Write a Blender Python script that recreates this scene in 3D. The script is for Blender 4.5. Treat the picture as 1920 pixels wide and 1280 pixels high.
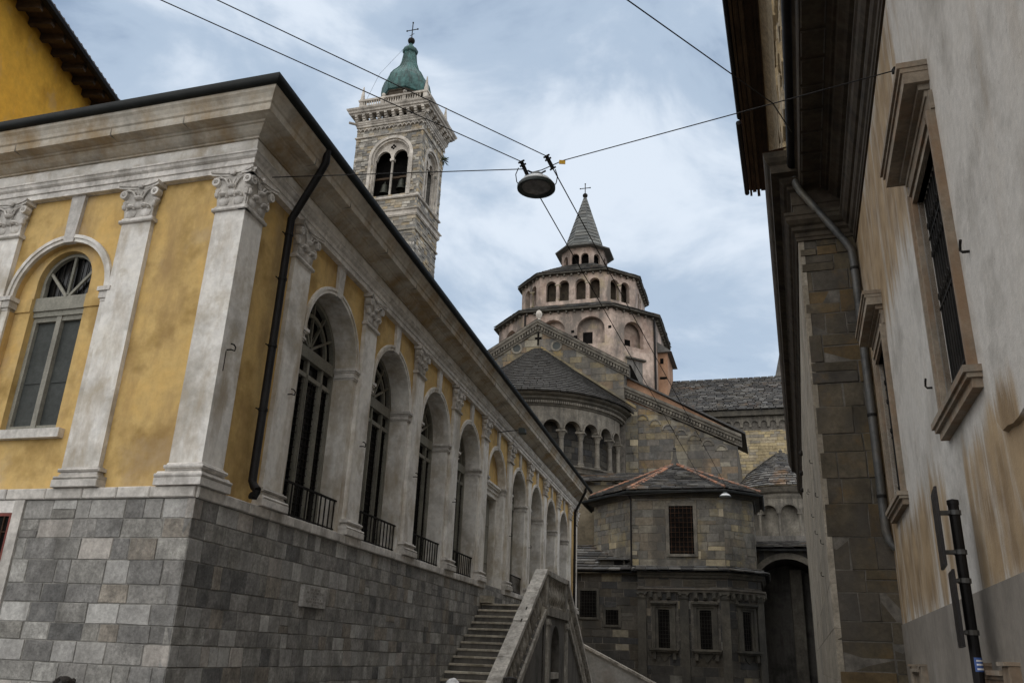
import bpy, bmesh, math, random
from mathutils import Vector, Matrix
random.seed(11)
R = math.radians
sc = bpy.context.scene
for o in list(bpy.data.objects):
    bpy.data.objects.remove(o, do_unlink=True)
COL = sc.collection

# ------------------------------------------------------------------ camera
PITCH, ROLL, LENS, CAMZ = R(20.6375), R(2.3116), 29.19, 2.1
cam_d = bpy.data.cameras.new('camera')
cam_d.sensor_width = 36; cam_d.lens = LENS; cam_d.clip_start = .05; cam_d.clip_end = 3000
cam = bpy.data.objects.new('camera', cam_d); COL.objects.link(cam); sc.camera = cam
_F = Vector((0, math.cos(PITCH), math.sin(PITCH))); _U = Vector((0, -math.sin(PITCH), math.cos(PITCH))); _R = Vector((1, 0, 0))
_x = _R*math.cos(ROLL)+_U*math.sin(ROLL); _y = -_R*math.sin(ROLL)+_U*math.cos(ROLL); _z = -_F
cam.matrix_world = Matrix(((_x.x, _y.x, _z.x, 0), (_x.y, _y.y, _z.y, 0), (_x.z, _y.z, _z.z, CAMZ), (0, 0, 0, 1)))
CAM = Vector((0, 0, CAMZ))

# ------------------------------------------------------------------ sky, sun, exposure
SUN_EL, SUN_AZ = 58, 190          # degrees; azimuth clockwise from +Y (view direction)
world = bpy.data.worlds.new('World'); sc.world = world; world.use_nodes = True
wt = world.node_tree; wn = wt.nodes; wl = wt.links
bg = wn['Background']; bg.inputs['Strength'].default_value = .1
sky = wn.new('ShaderNodeTexSky'); sky.sky_type = 'NISHITA'; sky.sun_disc = False
sky.sun_elevation = R(SUN_EL); sky.sun_rotation = R(SUN_AZ); sky.air_density = 1.2; sky.dust_density = 3; sky.altitude = 300
tc = wn.new('ShaderNodeTexCoord')
mp = wn.new('ShaderNodeMapping'); mp.inputs['Scale'].default_value = (1, 1, 1.8); mp.inputs['Location'].default_value = (3.1, 1.7, .4)
wl.new(tc.outputs['Generated'], mp.inputs['Vector'])
n1 = wn.new('ShaderNodeTexNoise'); n1.inputs['Scale'].default_value = 3.0; n1.inputs['Detail'].default_value = 7; n1.inputs['Roughness'].default_value = .55; n1.inputs['Distortion'].default_value = .5
wl.new(mp.outputs[0], n1.inputs['Vector'])
cr = wn.new('ShaderNodeValToRGB'); cr.color_ramp.interpolation = 'EASE'
e = cr.color_ramp.elements; e[0].position = .36; e[0].color = (1.4, 1.85, 2.55, 1); e[1].position = .67; e[1].color = (3.75, 4.15, 4.65, 1)
m_ = e.new(.5); m_.color = (2.25, 2.77, 3.45, 1)
wl.new(n1.outputs['Fac'], cr.inputs['Fac'])
mx = wn.new('ShaderNodeMix'); mx.data_type = 'RGBA'; mx.inputs['Factor'].default_value = .95
wl.new(sky.outputs[0], mx.inputs['A']); wl.new(cr.outputs['Color'], mx.inputs['B']); wl.new(mx.outputs['Result'], bg.inputs['Color'])
sun_d = bpy.data.lights.new('sun', 'SUN'); sun_d.energy = 1.5; sun_d.angle = R(135); sun_d.color = (1, .91, .79)
sun = bpy.data.objects.new('sun', sun_d); COL.objects.link(sun)
_sd = Vector((math.sin(R(SUN_AZ))*math.cos(R(SUN_EL)), math.cos(R(SUN_AZ))*math.cos(R(SUN_EL)), math.sin(R(SUN_EL))))
sun.rotation_euler = _sd.to_track_quat('Z', 'Y').to_euler(); sun.location = _sd*200
vs = sc.view_settings; vs.view_transform = 'Standard'; vs.look = 'None'; vs.exposure = 1.05; vs.gamma = 1; vs.use_curve_mapping = False

# ------------------------------------------------------------------ materials
MATS = {}
def mat(name, palette, rnd=True, nscale=2.0, namt=.35, fine=14., famt=.25, rough=.88, bump=.25, bscale=30., stain=None, samt=.5, sscale=(1.6, 1.6, .35), slo=.5, shi=.68, stain2=None, s2amt=.5, metallic=0., spec=.3, valvar=.12, s2scale=.8, s2lo=.52, s2hi=.62):
    """stone / plaster / paint: palette picked at random per piece, cloudy tone, fine grain, streaks"""
    m = bpy.data.materials.new(name); m.use_nodes = True
    nt = m.node_tree; N = nt.nodes; L = nt.links
    b = N['Principled BSDF']; b.inputs['Roughness'].default_value = rough; b.inputs['Metallic'].default_value = metallic
    b.inputs['Specular IOR Level'].default_value = spec
    geo = N.new('ShaderNodeNewGeometry'); oi = N.new('ShaderNodeObjectInfo')
    ad = N.new('ShaderNodeMath'); ad.operation = 'ADD'; L.new(oi.outputs['Random'], ad.inputs[0]); L.new(geo.outputs['Random Per Island'], ad.inputs[1])
    fr = N.new('ShaderNodeMath'); fr.operation = 'FRACT'; L.new(ad.outputs[0], fr.inputs[0])
    ramp = N.new('ShaderNodeValToRGB'); els = ramp.color_ramp.elements
    ramp.color_ramp.interpolation = 'CONSTANT' if len(palette) > 3 else 'LINEAR'
    n = len(palette)
    while len(els) < n: els.new(.5)
    for i, c in enumerate(palette):
        els[i].position = (i/n if len(palette) > 3 else (i/max(1, n-1))); els[i].color = (*c, 1)
    def noise(scale, detail, rough_=.6, vec=None):
        t = N.new('ShaderNodeTexNoise'); t.inputs['Scale'].default_value = scale; t.inputs['Detail'].default_value = detail; t.inputs['Roughness'].default_value = rough_
        L.new(vec or geo.outputs['Position'], t.inputs['Vector']); return t
    nz = noise(nscale, 5)
    if rnd: L.new(fr.outputs[0], ramp.inputs['Fac'])
    else:
        mr0 = N.new('ShaderNodeMapRange'); mr0.inputs[1].default_value = .32; mr0.inputs[2].default_value = .68
        L.new(nz.outputs['Fac'], mr0.inputs[0]); L.new(mr0.outputs[0], ramp.inputs['Fac'])
    col = ramp.outputs['Color']
    def mul(col, src, lo, hi, flo=.3, fhi=.7):
        mr = N.new('ShaderNodeMapRange'); mr.inputs[1].default_value = flo; mr.inputs[2].default_value = fhi; mr.inputs[3].default_value = lo; mr.inputs[4].default_value = hi
        L.new(src, mr.inputs[0])
        mm = N.new('ShaderNodeMix'); mm.data_type = 'RGBA'; mm.blend_type = 'MULTIPLY'; mm.inputs['Factor'].default_value = 1
        L.new(col, mm.inputs['A']); L.new(mr.outputs[0], mm.inputs['B']); return mm.outputs['Result']
    if namt: col = mul(col, nz.outputs['Fac'], 1-namt, 1+namt*.6)
    fz = noise(fine, 4, .7)
    if famt: col = mul(col, fz.outputs['Fac'], 1-famt, 1+famt*.6)
    if rnd and valvar:
        f2 = N.new('ShaderNodeMath'); f2.operation = 'MULTIPLY'; f2.inputs[1].default_value = 7.31; L.new(fr.outputs[0], f2.inputs[0])
        f3 = N.new('ShaderNodeMath'); f3.operation = 'FRACT'; L.new(f2.outputs[0], f3.inputs[0]); col = mul(col, f3.outputs[0], 1-valvar, 1+valvar, 0, 1)
    def over(col, scol, amt, scale, lo, hi, seed):
        mpn = N.new('ShaderNodeMapping'); mpn.inputs['Scale'].default_value = scale; mpn.inputs['Location'].default_value = (seed, seed*.7, seed*.3)
        L.new(geo.outputs['Position'], mpn.inputs['Vector']); s = noise(1., 7, .68, mpn.outputs[0])
        mr = N.new('ShaderNodeMapRange'); mr.inputs[1].default_value = lo; mr.inputs[2].default_value = hi; mr.inputs[3].default_value = 0; mr.inputs[4].default_value = amt
        L.new(s.outputs['Fac'], mr.inputs[0])
        mm = N.new('ShaderNodeMix'); mm.data_type = 'RGBA'; L.new(mr.outputs[0], mm.inputs['Factor']); L.new(col, mm.inputs['A']); mm.inputs['B'].default_value = (*scol, 1)
        return mm.outputs['Result']
    if stain: col = over(col, stain, samt, sscale, slo, shi, 5.3)
    if stain2: col = over(col, stain2, s2amt, (s2scale,)*3, s2lo, s2hi, 17.9)
    L.new(col, b.inputs['Base Color'])
    if bump:
        bz = noise(bscale, 6, .7); bp = N.new('ShaderNodeBump'); bp.inputs['Strength'].default_value = bump; bp.inputs['Distance'].default_value = .02
        ad2 = N.new('ShaderNodeMath'); ad2.operation = 'ADD'; L.new(bz.outputs['Fac'], ad2.inputs[0]); L.new(nz.outputs['Fac'], ad2.inputs[1])
        L.new(ad2.outputs[0], bp.inputs['Height']); L.new(bp.outputs[0], b.inputs['Normal'])
    MATS[name] = m; return m

mat('ochre_render', [(.44, .28, .088), (.60, .415, .165), (.52, .34, .118)], rnd=False, nscale=1.3, namt=.3, fine=7, famt=.14, bump=.12, bscale=18, stain=(.31, .20, .09), samt=.75, sscale=(1.5, 1.5, .5), slo=.5, shi=.7, stain2=(.47, .37, .25), s2amt=.6, s2scale=.7, s2lo=.55, s2hi=.72)
mat('ochre_bright', [(.56, .27, .022), (.68, .36, .04), (.62, .31, .03)], rnd=False, nscale=.6, namt=.25, fine=4, famt=.15, stain=(.36, .25, .14), samt=.7, sscale=(.5, .5, .4), slo=.54, shi=.68)
mat('pale_plaster', [(.55, .515, .455), (.76, .735, .69), (.65, .62, .56)], rnd=False, nscale=1.4, namt=.2, fine=9, famt=.16, bump=.15, bscale=22, stain=(.33, .26, .17), samt=.75, sscale=(2.2, 2.2, .6), slo=.49, shi=.68, stain2=(.38, .32, .23), s2amt=.65, s2scale=1.5, s2lo=.52, s2hi=.66)
mat('marble_trim', [(.52, .49, .445), (.66, .63, .59), (.58, .55, .505)], nscale=2.5, namt=.25, fine=12, famt=.25, bump=.25, bscale=35, stain=(.2, .18, .155), samt=.65, sscale=(2.5, 2.5, 1.1), slo=.5, shi=.68)
mat('cornice_stone', [(.44, .40, .335), (.56, .52, .45), (.49, .45, .38)], rnd=False, nscale=1.6, namt=.3, fine=9, famt=.2, bump=.2, bscale=25, stain=(.31, .20, .08), samt=.8, sscale=(1.1, 1.1, .8), slo=.45, shi=.66)
mat('plinth_stone', [(.26, .25, .232), (.295, .285, .262), (.215, .208, .196), (.31, .298, .272), (.27, .258, .232), (.285, .255, .215), (.35, .34, .315), (.24, .233, .22), (.30, .288, .268), (.15, .147, .141)], nscale=5, namt=.42, fine=26, famt=.4, bump=.5, bscale=45, stain=(.10, .095, .085), samt=.7, sscale=(3, 3, .7), slo=.5, shi=.7, stain2=(.30, .29, .27), s2amt=.45, s2scale=5, s2lo=.58, s2hi=.7)
mat('plinth_pale', [(.36, .35, .33), (.44, .43, .405), (.31, .30, .28), (.40, .37, .335)], nscale=4, namt=.3, fine=22, famt=.3, bump=.35, bscale=45, stain=(.15, .14, .125), samt=.6, sscale=(3, 3, .7), slo=.52, shi=.7)
mat('mortar', [(.19, .183, .168), (.27, .26, .235)], rnd=False, nscale=4)
mat('slate', [(.06, .058, .057), (.10, .098, .094), (.08, .075, .07), (.14, .135, .125), (.09, .09, .09), (.11, .10, .085), (.18, .175, .165)], nscale=5, namt=.3, fine=18, famt=.3, rough=.7, bump=.4, bscale=25, stain=(.24, .13, .05), samt=.6, sscale=(.5, .5, .5), slo=.57, shi=.7)
mat('mortar_dark', [(.11, .10, .085), (.155, .14, .12)], rnd=False, nscale=4)
mat('slate_rows', [(.06, .057, .053), (.082, .079, .074), (.07, .066, .06)], nscale=5, namt=.3, fine=18, famt=.3, rough=.7, bump=.4, bscale=25)
mat('roof_underlay', [(.03, .03, .03), (.05, .05, .048)], rnd=False)
mat('terracotta', [(.22, .11, .07), (.34, .165, .10), (.17, .12, .095), (.28, .15, .10)], nscale=6, stain=(.2, .15, .12), samt=.6, sscale=(2, 2, 2))
mat('church_stone', [(.155, .14, .115), (.195, .165, .115), (.125, .12, .11), (.24, .20, .125), (.165, .15, .13), (.20, .15, .10), (.27, .245, .19), (.14, .13, .115)], nscale=1.2, namt=.35, fine=6, famt=.3, bump=.4, bscale=14, stain=(.06, .058, .055), samt=.75, sscale=(.5, .5, .22), slo=.47, shi=.66, stain2=(.30, .21, .07), s2amt=.6, s2scale=.4, s2lo=.56, s2hi=.68)
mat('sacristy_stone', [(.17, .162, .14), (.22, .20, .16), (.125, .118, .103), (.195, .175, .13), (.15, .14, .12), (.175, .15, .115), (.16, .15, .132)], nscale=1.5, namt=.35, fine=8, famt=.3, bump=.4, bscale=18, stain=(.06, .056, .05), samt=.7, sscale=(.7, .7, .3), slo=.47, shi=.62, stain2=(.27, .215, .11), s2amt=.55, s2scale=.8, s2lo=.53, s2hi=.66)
mat('pale_block', [(.32, .265, .16), (.38, .335, .25)], nscale=2, stain=(.2, .17, .12), samt=.5)
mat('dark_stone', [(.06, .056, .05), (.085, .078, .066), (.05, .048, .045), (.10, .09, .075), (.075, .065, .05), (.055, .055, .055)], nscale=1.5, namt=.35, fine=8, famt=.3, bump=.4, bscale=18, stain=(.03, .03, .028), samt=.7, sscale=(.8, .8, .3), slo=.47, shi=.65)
mat('carved_stone', [(.17, .155, .13), (.215, .195, .16), (.15, .135, .11)], nscale=2, namt=.35, fine=9, famt=.3, bump=.4, bscale=20, stain=(.055, .052, .048), samt=.7, sscale=(1.1, 1.1, .5), slo=.46, shi=.64)
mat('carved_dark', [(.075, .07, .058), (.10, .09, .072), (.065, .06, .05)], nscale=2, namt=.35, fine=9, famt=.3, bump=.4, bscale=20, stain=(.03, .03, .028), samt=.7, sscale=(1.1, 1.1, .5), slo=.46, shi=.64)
mat('pink_render', [(.40, .29, .235), (.53, .42, .35), (.45, .345, .285)], rnd=False, nscale=.5, namt=.25, fine=3, famt=.3, bump=.3, bscale=8, stain=(.13, .115, .10), samt=.85, sscale=(.6, .6, .25), slo=.45, shi=.6, stain2=(.36, .29, .17), s2amt=.6, s2scale=.35, s2lo=.55, s2hi=.66)
mat('orange_render', [(.31, .175, .105), (.39, .235, .15)], rnd=False, nscale=.6, stain=(.2, .14, .1), samt=.7, sscale=(.5, .5, .3), slo=.48, shi=.68)
mat('nave_brick', [(.36, .29, .17), (.42, .34, .20), (.30, .25, .17), (.38, .32, .22), (.27, .24, .19)], nscale=1, namt=.3, fine=4, famt=.25, bump=.3, bscale=10)
mat('tower_stone', [(.26, .24, .205), (.34, .305, .245), (.20, .19, .17), (.42, .36, .27), (.30, .275, .235), (.36, .29, .19), (.23, .22, .20), (.48, .45, .39)], nscale=.8, namt=.3, fine=4, famt=.3, bump=.4, bscale=9, stain=(.10, .095, .09), samt=.65, sscale=(.35, .35, .12), slo=.5, shi=.7)
mat('tower_trim', [(.46, .415, .36), (.58, .535, .47)], rnd=False, nscale=.8, namt=.3, fine=3, famt=.25, bump=.3, bscale=9, stain=(.16, .145, .125), samt=.7, sscale=(.6, .6, .3), slo=.48, shi=.64)
mat('copper_green', [(.035, .095, .09), (.065, .155, .145), (.045, .12, .115)], rnd=False, nscale=1.2, namt=.4, fine=4, famt=.3, rough=.55, bump=.2, bscale=6, stain=(.025, .04, .037), samt=.8, sscale=(1.4, 1.4, .4), slo=.46, shi=.62, metallic=.15)
mat('spire_stone', [(.14, .145, .14), (.18, .185, .175), (.115, .12, .118), (.16, .16, .15)], nscale=1, namt=.25)
mat('right_plaster', [(.42, .39, .345), (.56, .53, .485), (.48, .45, .405)], rnd=False, nscale=1.0, namt=.16, fine=10, famt=.14, bump=.3, bscale=26, stain=(.34, .27, .19), samt=.5, sscale=(1.4, 1.4, .3), slo=.54, shi=.72, stain2=(.25, .235, .215), s2amt=.6, s2scale=11, s2lo=.64, s2hi=.7)
mat('stained_plaster', [(.37, .305, .22), (.45, .39, .31), (.33, .25, .155)], rnd=False, nscale=1.6, namt=.25, fine=12, famt=.2, bump=.3, bscale=26, stain=(.26, .165, .075), samt=.85, sscale=(2.2, 2.2, .22), slo=.46, shi=.64, stain2=(.52, .49, .45), s2amt=.6, s2scale=1.2, s2lo=.55, s2hi=.62)
mat('dado_plaster', [(.20, .178, .15), (.245, .218, .185)], rnd=False, nscale=1.2, namt=.16, fine=10, famt=.14, bump=.2, bscale=26, stain=(.33, .31, .29), samt=.4, sscale=(1.3, 1.3, .5), slo=.58, shi=.7)
mat('window_stone', [(.22, .18, .135), (.29, .245, .19), (.20, .155, .11)], nscale=3, namt=.3, fine=16, famt=.25, bump=.25, bscale=40, stain=(.22, .13, .07), samt=.7, sscale=(2.5, 2.5, 1), slo=.48, shi=.66)
mat('brown_ashlar', [(.085, .07, .048), (.10, .08, .05), (.08, .068, .052), (.115, .08, .04), (.09, .075, .053), (.082, .072, .058), (.10, .083, .058)], stain2=(.15, .095, .035), s2amt=.5, s2scale=1.3, s2lo=.54, s2hi=.66, nscale=2.2, namt=.4, fine=12, famt=.3, bump=.4, bscale=26, stain=(.06, .055, .05), samt=.6, sscale=(1.6, 1.6, .9), slo=.48, shi=.66)
mat('ashlar_street', [(.30, .27, .22), (.36, .32, .26), (.33, .29, .225)], nscale=3, namt=.35, fine=14, famt=.35, bump=.5, bscale=22, stain=(.15, .125, .09), samt=.7, sscale=(2, 2, .35), slo=.48, shi=.64)
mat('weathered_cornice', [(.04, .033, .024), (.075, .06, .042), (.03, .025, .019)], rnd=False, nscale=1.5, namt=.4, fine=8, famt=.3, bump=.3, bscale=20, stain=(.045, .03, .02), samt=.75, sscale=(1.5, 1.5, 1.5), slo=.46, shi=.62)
mat('eave_wood', [(.07, .047, .029), (.10, .068, .043), (.05, .033, .021)], nscale=1.5, namt=.4, fine=10, famt=.3, bump=.3, bscale=25)
mat('tan_stone_rough', [(.36, .27, .15), (.44, .34, .20), (.31, .25, .165), (.40, .33, .23)], nscale=3, namt=.3, fine=12, famt=.35, bump=.5, bscale=20)
mat('dark_metal', [(.009, .008, .008), (.014, .0125, .012)], rnd=False, rough=.6, bump=.1, spec=.2)
mat('gutter_metal', [(.008, .010, .0095), (.013, .015, .014)], rnd=False, rough=.55, bump=.08, spec=.22)
mat('zinc_pipe', [(.065, .066, .064), (.105, .106, .104), (.085, .078, .068)], rnd=False, nscale=3, rough=.55, bump=.15, spec=.5, metallic=.3, stain=(.2, .16, .08), samt=.4)
mat('iron', [(.015, .014, .013), (.024, .021, .018)], rnd=False, rough=.75, bump=.1, spec=.12)
mat('rusty_iron', [(.04, .022, .014), (.06, .033, .02)], rnd=False, rough=.85, bump=.1, spec=.12)
mat('grey_wood', [(.21, .205, .17), (.28, .27, .225), (.24, .23, .195)], nscale=3, namt=.25, fine=30, famt=.25, rough=.75, bump=.2, bscale=60, stain=(.12, .11, .09), samt=.5)
mat('shutter_panel', [(.05, .055, .052), (.062, .067, .063)], rnd=False, nscale=1.5, namt=.15, rough=.65, spec=.2, bump=.05)
mat('interior_dark', [(.007, .0065, .006), (.01, .009, .0085)], rnd=False, rough=.95, bump=0, spec=.05)
mat('bell_bronze', [(.05, .055, .045), (.07, .07, .055)], rnd=False, rough=.5, metallic=.6)
mat('lamp_grey', [(.52, .53, .53), (.6, .61, .61)], rnd=False, rough=.4, bump=.03, spec=.5)
mat('lamp_green', [(.03, .04, .038), (.045, .055, .052)], rnd=False, rough=.45, bump=.03)
mat('lens', [(.16, .155, .15), (.24, .23, .22)], rnd=False, nscale=4, rough=.25, bump=.0, spec=.6)
mat('yellow_tag', [(.60, .34, .02), (.65, .38, .03)], rnd=False, rough=.6)
mat('white_cloth', [(.68, .68, .69), (.74, .74, .75)], rnd=False, rough=.9, bump=.1)
mat('dark_cloth', [(.025, .026, .03), (.04, .04, .045)], rnd=False, rough=.9)
mat('blue_cloth', [(.03, .045, .09), (.04, .06, .11)], rnd=False, rough=.9)
mat('skin', [(.46, .28, .20), (.52, .33, .24)], rnd=False, rough=.6, bump=.03, namt=.1)
mat('hair', [(.014, .011, .009), (.022, .017, .013)], rnd=False, rough=.55, bump=.3, bscale=120)
mat('cobble', [(.10, .098, .095), (.15, .145, .14), (.12, .115, .11)], rnd=False, nscale=3, fine=20, bump=.3)
mat('ground_earth', [(.11, .105, .095), (.15, .14, .125)], rnd=False, nscale=.2)
mat('sign_back', [(.014, .012, .012), (.02, .017, .017)], rnd=False, rough=.4)
mat('plaque_stone', [(.36, .345, .32), (.42, .405, .38)], rnd=False, nscale=6, fine=30, famt=.3)
mat('engraving', [(.16, .14, .125), (.18, .16, .14)], rnd=False)
mat('sticker_blue', [(.05, .10, .30), (.06, .12, .33)], rnd=False, rough=.4)
mat('sticker_white', [(.7, .7, .72), (.75, .75, .77)], rnd=False, rough=.4)
mat('step_stone', [(.38, .345, .28), (.47, .43, .355), (.42, .375, .30)], nscale=3, namt=.3, fine=14, famt=.3, bump=.3, stain=(.10, .085, .05), samt=.6, sscale=(2, 2, 2), slo=.48, shi=.66)
mat('balustrade_stone', [(.34, .315, .27), (.44, .41, .36), (.38, .355, .31)], nscale=3, namt=.35, fine=16, famt=.35, bump=.4, stain=(.11, .10, .085), samt=.75, sscale=(3, 3, 1.2), slo=.46, shi=.62)
mat('rail_stone', [(.48, .455, .41), (.58, .55, .50), (.52, .49, .44)], nscale=3, namt=.3, fine=16, famt=.35, bump=.4, stain=(.2, .185, .16), samt=.7, sscale=(3, 3, 2), slo=.48, shi=.62)
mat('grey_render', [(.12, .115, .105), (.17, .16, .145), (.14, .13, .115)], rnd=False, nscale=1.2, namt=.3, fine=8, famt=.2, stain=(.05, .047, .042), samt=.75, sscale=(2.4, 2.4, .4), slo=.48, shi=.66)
mat('pale_render', [(.27, .265, .245), (.33, .32, .30)], rnd=False, nscale=1, namt=.2, fine=8, famt=.15, stain=(.2, .15, .12), samt=.5, sscale=(.8, .8, .5))
mat('red_paint', [(.16, .03, .02), (.19, .04, .025)], rnd=False, rough=.5)
def water_stains(m, col, regions, amt=.92, nscale=(2.4, 2.4, .34), thr=.36):
    """run-off stains where water has reached the plaster; regions in wall metres (s0,s1,z0,z1,soft)"""
    nt = m.node_tree; N = nt.nodes; L = nt.links; b = N['Principled BSDF']; src = b.inputs['Base Color'].links[0].from_socket
    tcn = N.new('ShaderNodeTexCoord'); sx = N.new('ShaderNodeSeparateXYZ'); L.new(tcn.outputs['Object'], sx.inputs[0])
    mp_ = N.new('ShaderNodeMapping'); mp_.inputs['Scale'].default_value = nscale; L.new(tcn.outputs['Object'], mp_.inputs['Vector'])
    nz = N.new('ShaderNodeTexNoise'); nz.inputs['Scale'].default_value = 1; nz.inputs['Detail'].default_value = 8; nz.inputs['Roughness'].default_value = .7; nz.inputs['Distortion'].default_value = .4; L.new(mp_.outputs[0], nz.inputs['Vector'])
    tot = None
    def mr(sock, a, b_):
        n = N.new('ShaderNodeMapRange'); n.interpolation_type = 'SMOOTHSTEP'; n.inputs[1].default_value = a; n.inputs[2].default_value = b_; L.new(sock, n.inputs[0]); return n.outputs[0]
    def mth(op, a, b_):
        n = N.new('ShaderNodeMath'); n.operation = op
        for k, v in enumerate((a, b_)):
            if isinstance(v, (int, float)): n.inputs[k].default_value = v
            else: L.new(v, n.inputs[k])
        return n.outputs[0]
    for (s0, s1, z0, z1, f) in regions:
        r = mth('MULTIPLY', mth('MULTIPLY', mr(sx.outputs[0], s0-f, s0+f), mr(sx.outputs[0], s1+f, s1-f)), mth('MULTIPLY', mr(sx.outputs[2], z0-f, z0+f), mr(sx.outputs[2], z1+f, z1-f)))
        tot = r if tot is None else mth('MAXIMUM', tot, r)
    k = mth('SUBTRACT', mth('ADD', mth('MULTIPLY', tot, .42), nz.outputs['Fac']), .5+thr*.5)
    fac = mth('MULTIPLY', mr(k, 0., .26), amt)
    mm = N.new('ShaderNodeMix'); mm.data_type = 'RGBA'; L.new(fac, mm.inputs['Factor']); L.new(src, mm.inputs['A'])
    nz2 = N.new('ShaderNodeTexNoise'); nz2.inputs['Scale'].default_value = 2.2; nz2.inputs['Detail'].default_value = 6; L.new(tcn.outputs['Object'], nz2.inputs['Vector'])
    rp_ = N.new('ShaderNodeValToRGB'); rp_.color_ramp.elements[0].position = .35; rp_.color_ramp.elements[0].color = (col[0]*.55, col[1]*.5, col[2]*.42, 1); rp_.color_ramp.elements[1].position = .65; rp_.color_ramp.elements[1].color = (*col, 1)
    L.new(nz2.outputs['Fac'], rp_.inputs['Fac']); L.new(rp_.outputs['Color'], mm.inputs['B']); L.new(mm.outputs['Result'], b.inputs['Base Color'])
water_stains(MATS['right_plaster'], (.37, .26, .14), [(1.6, 8.6, 6.6, 10, .9), (-.9, 1.6, 2.6, 4.1, .35), (2.6, 8.6, 2.6, 4.3, .6), (7.0, 8.6, 2.6, 10, .5)])
def glass_mat():
    m = bpy.data.materials.new('window_glass'); m.use_nodes = True; b = m.node_tree.nodes['Principled BSDF']
    b.inputs['Base Color'].default_value = (.006, .006, .006, 1); b.inputs['Roughness'].default_value = .2; b.inputs['Specular IOR Level'].default_value = .3
    nt = m.node_tree; nz = nt.nodes.new('ShaderNodeTexNoise'); nz.inputs['Scale'].default_value = 3
    g = nt.nodes.new('ShaderNodeNewGeometry'); nt.links.new(g.outputs['Position'], nz.inputs['Vector'])
    bp = nt.nodes.new('ShaderNodeBump'); bp.inputs['Strength'].default_value = .08; nt.links.new(nz.outputs['Fac'], bp.inputs['Height']); nt.links.new(bp.outputs[0], b.inputs['Normal'])
    MATS['window_glass'] = m
glass_mat()

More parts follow.
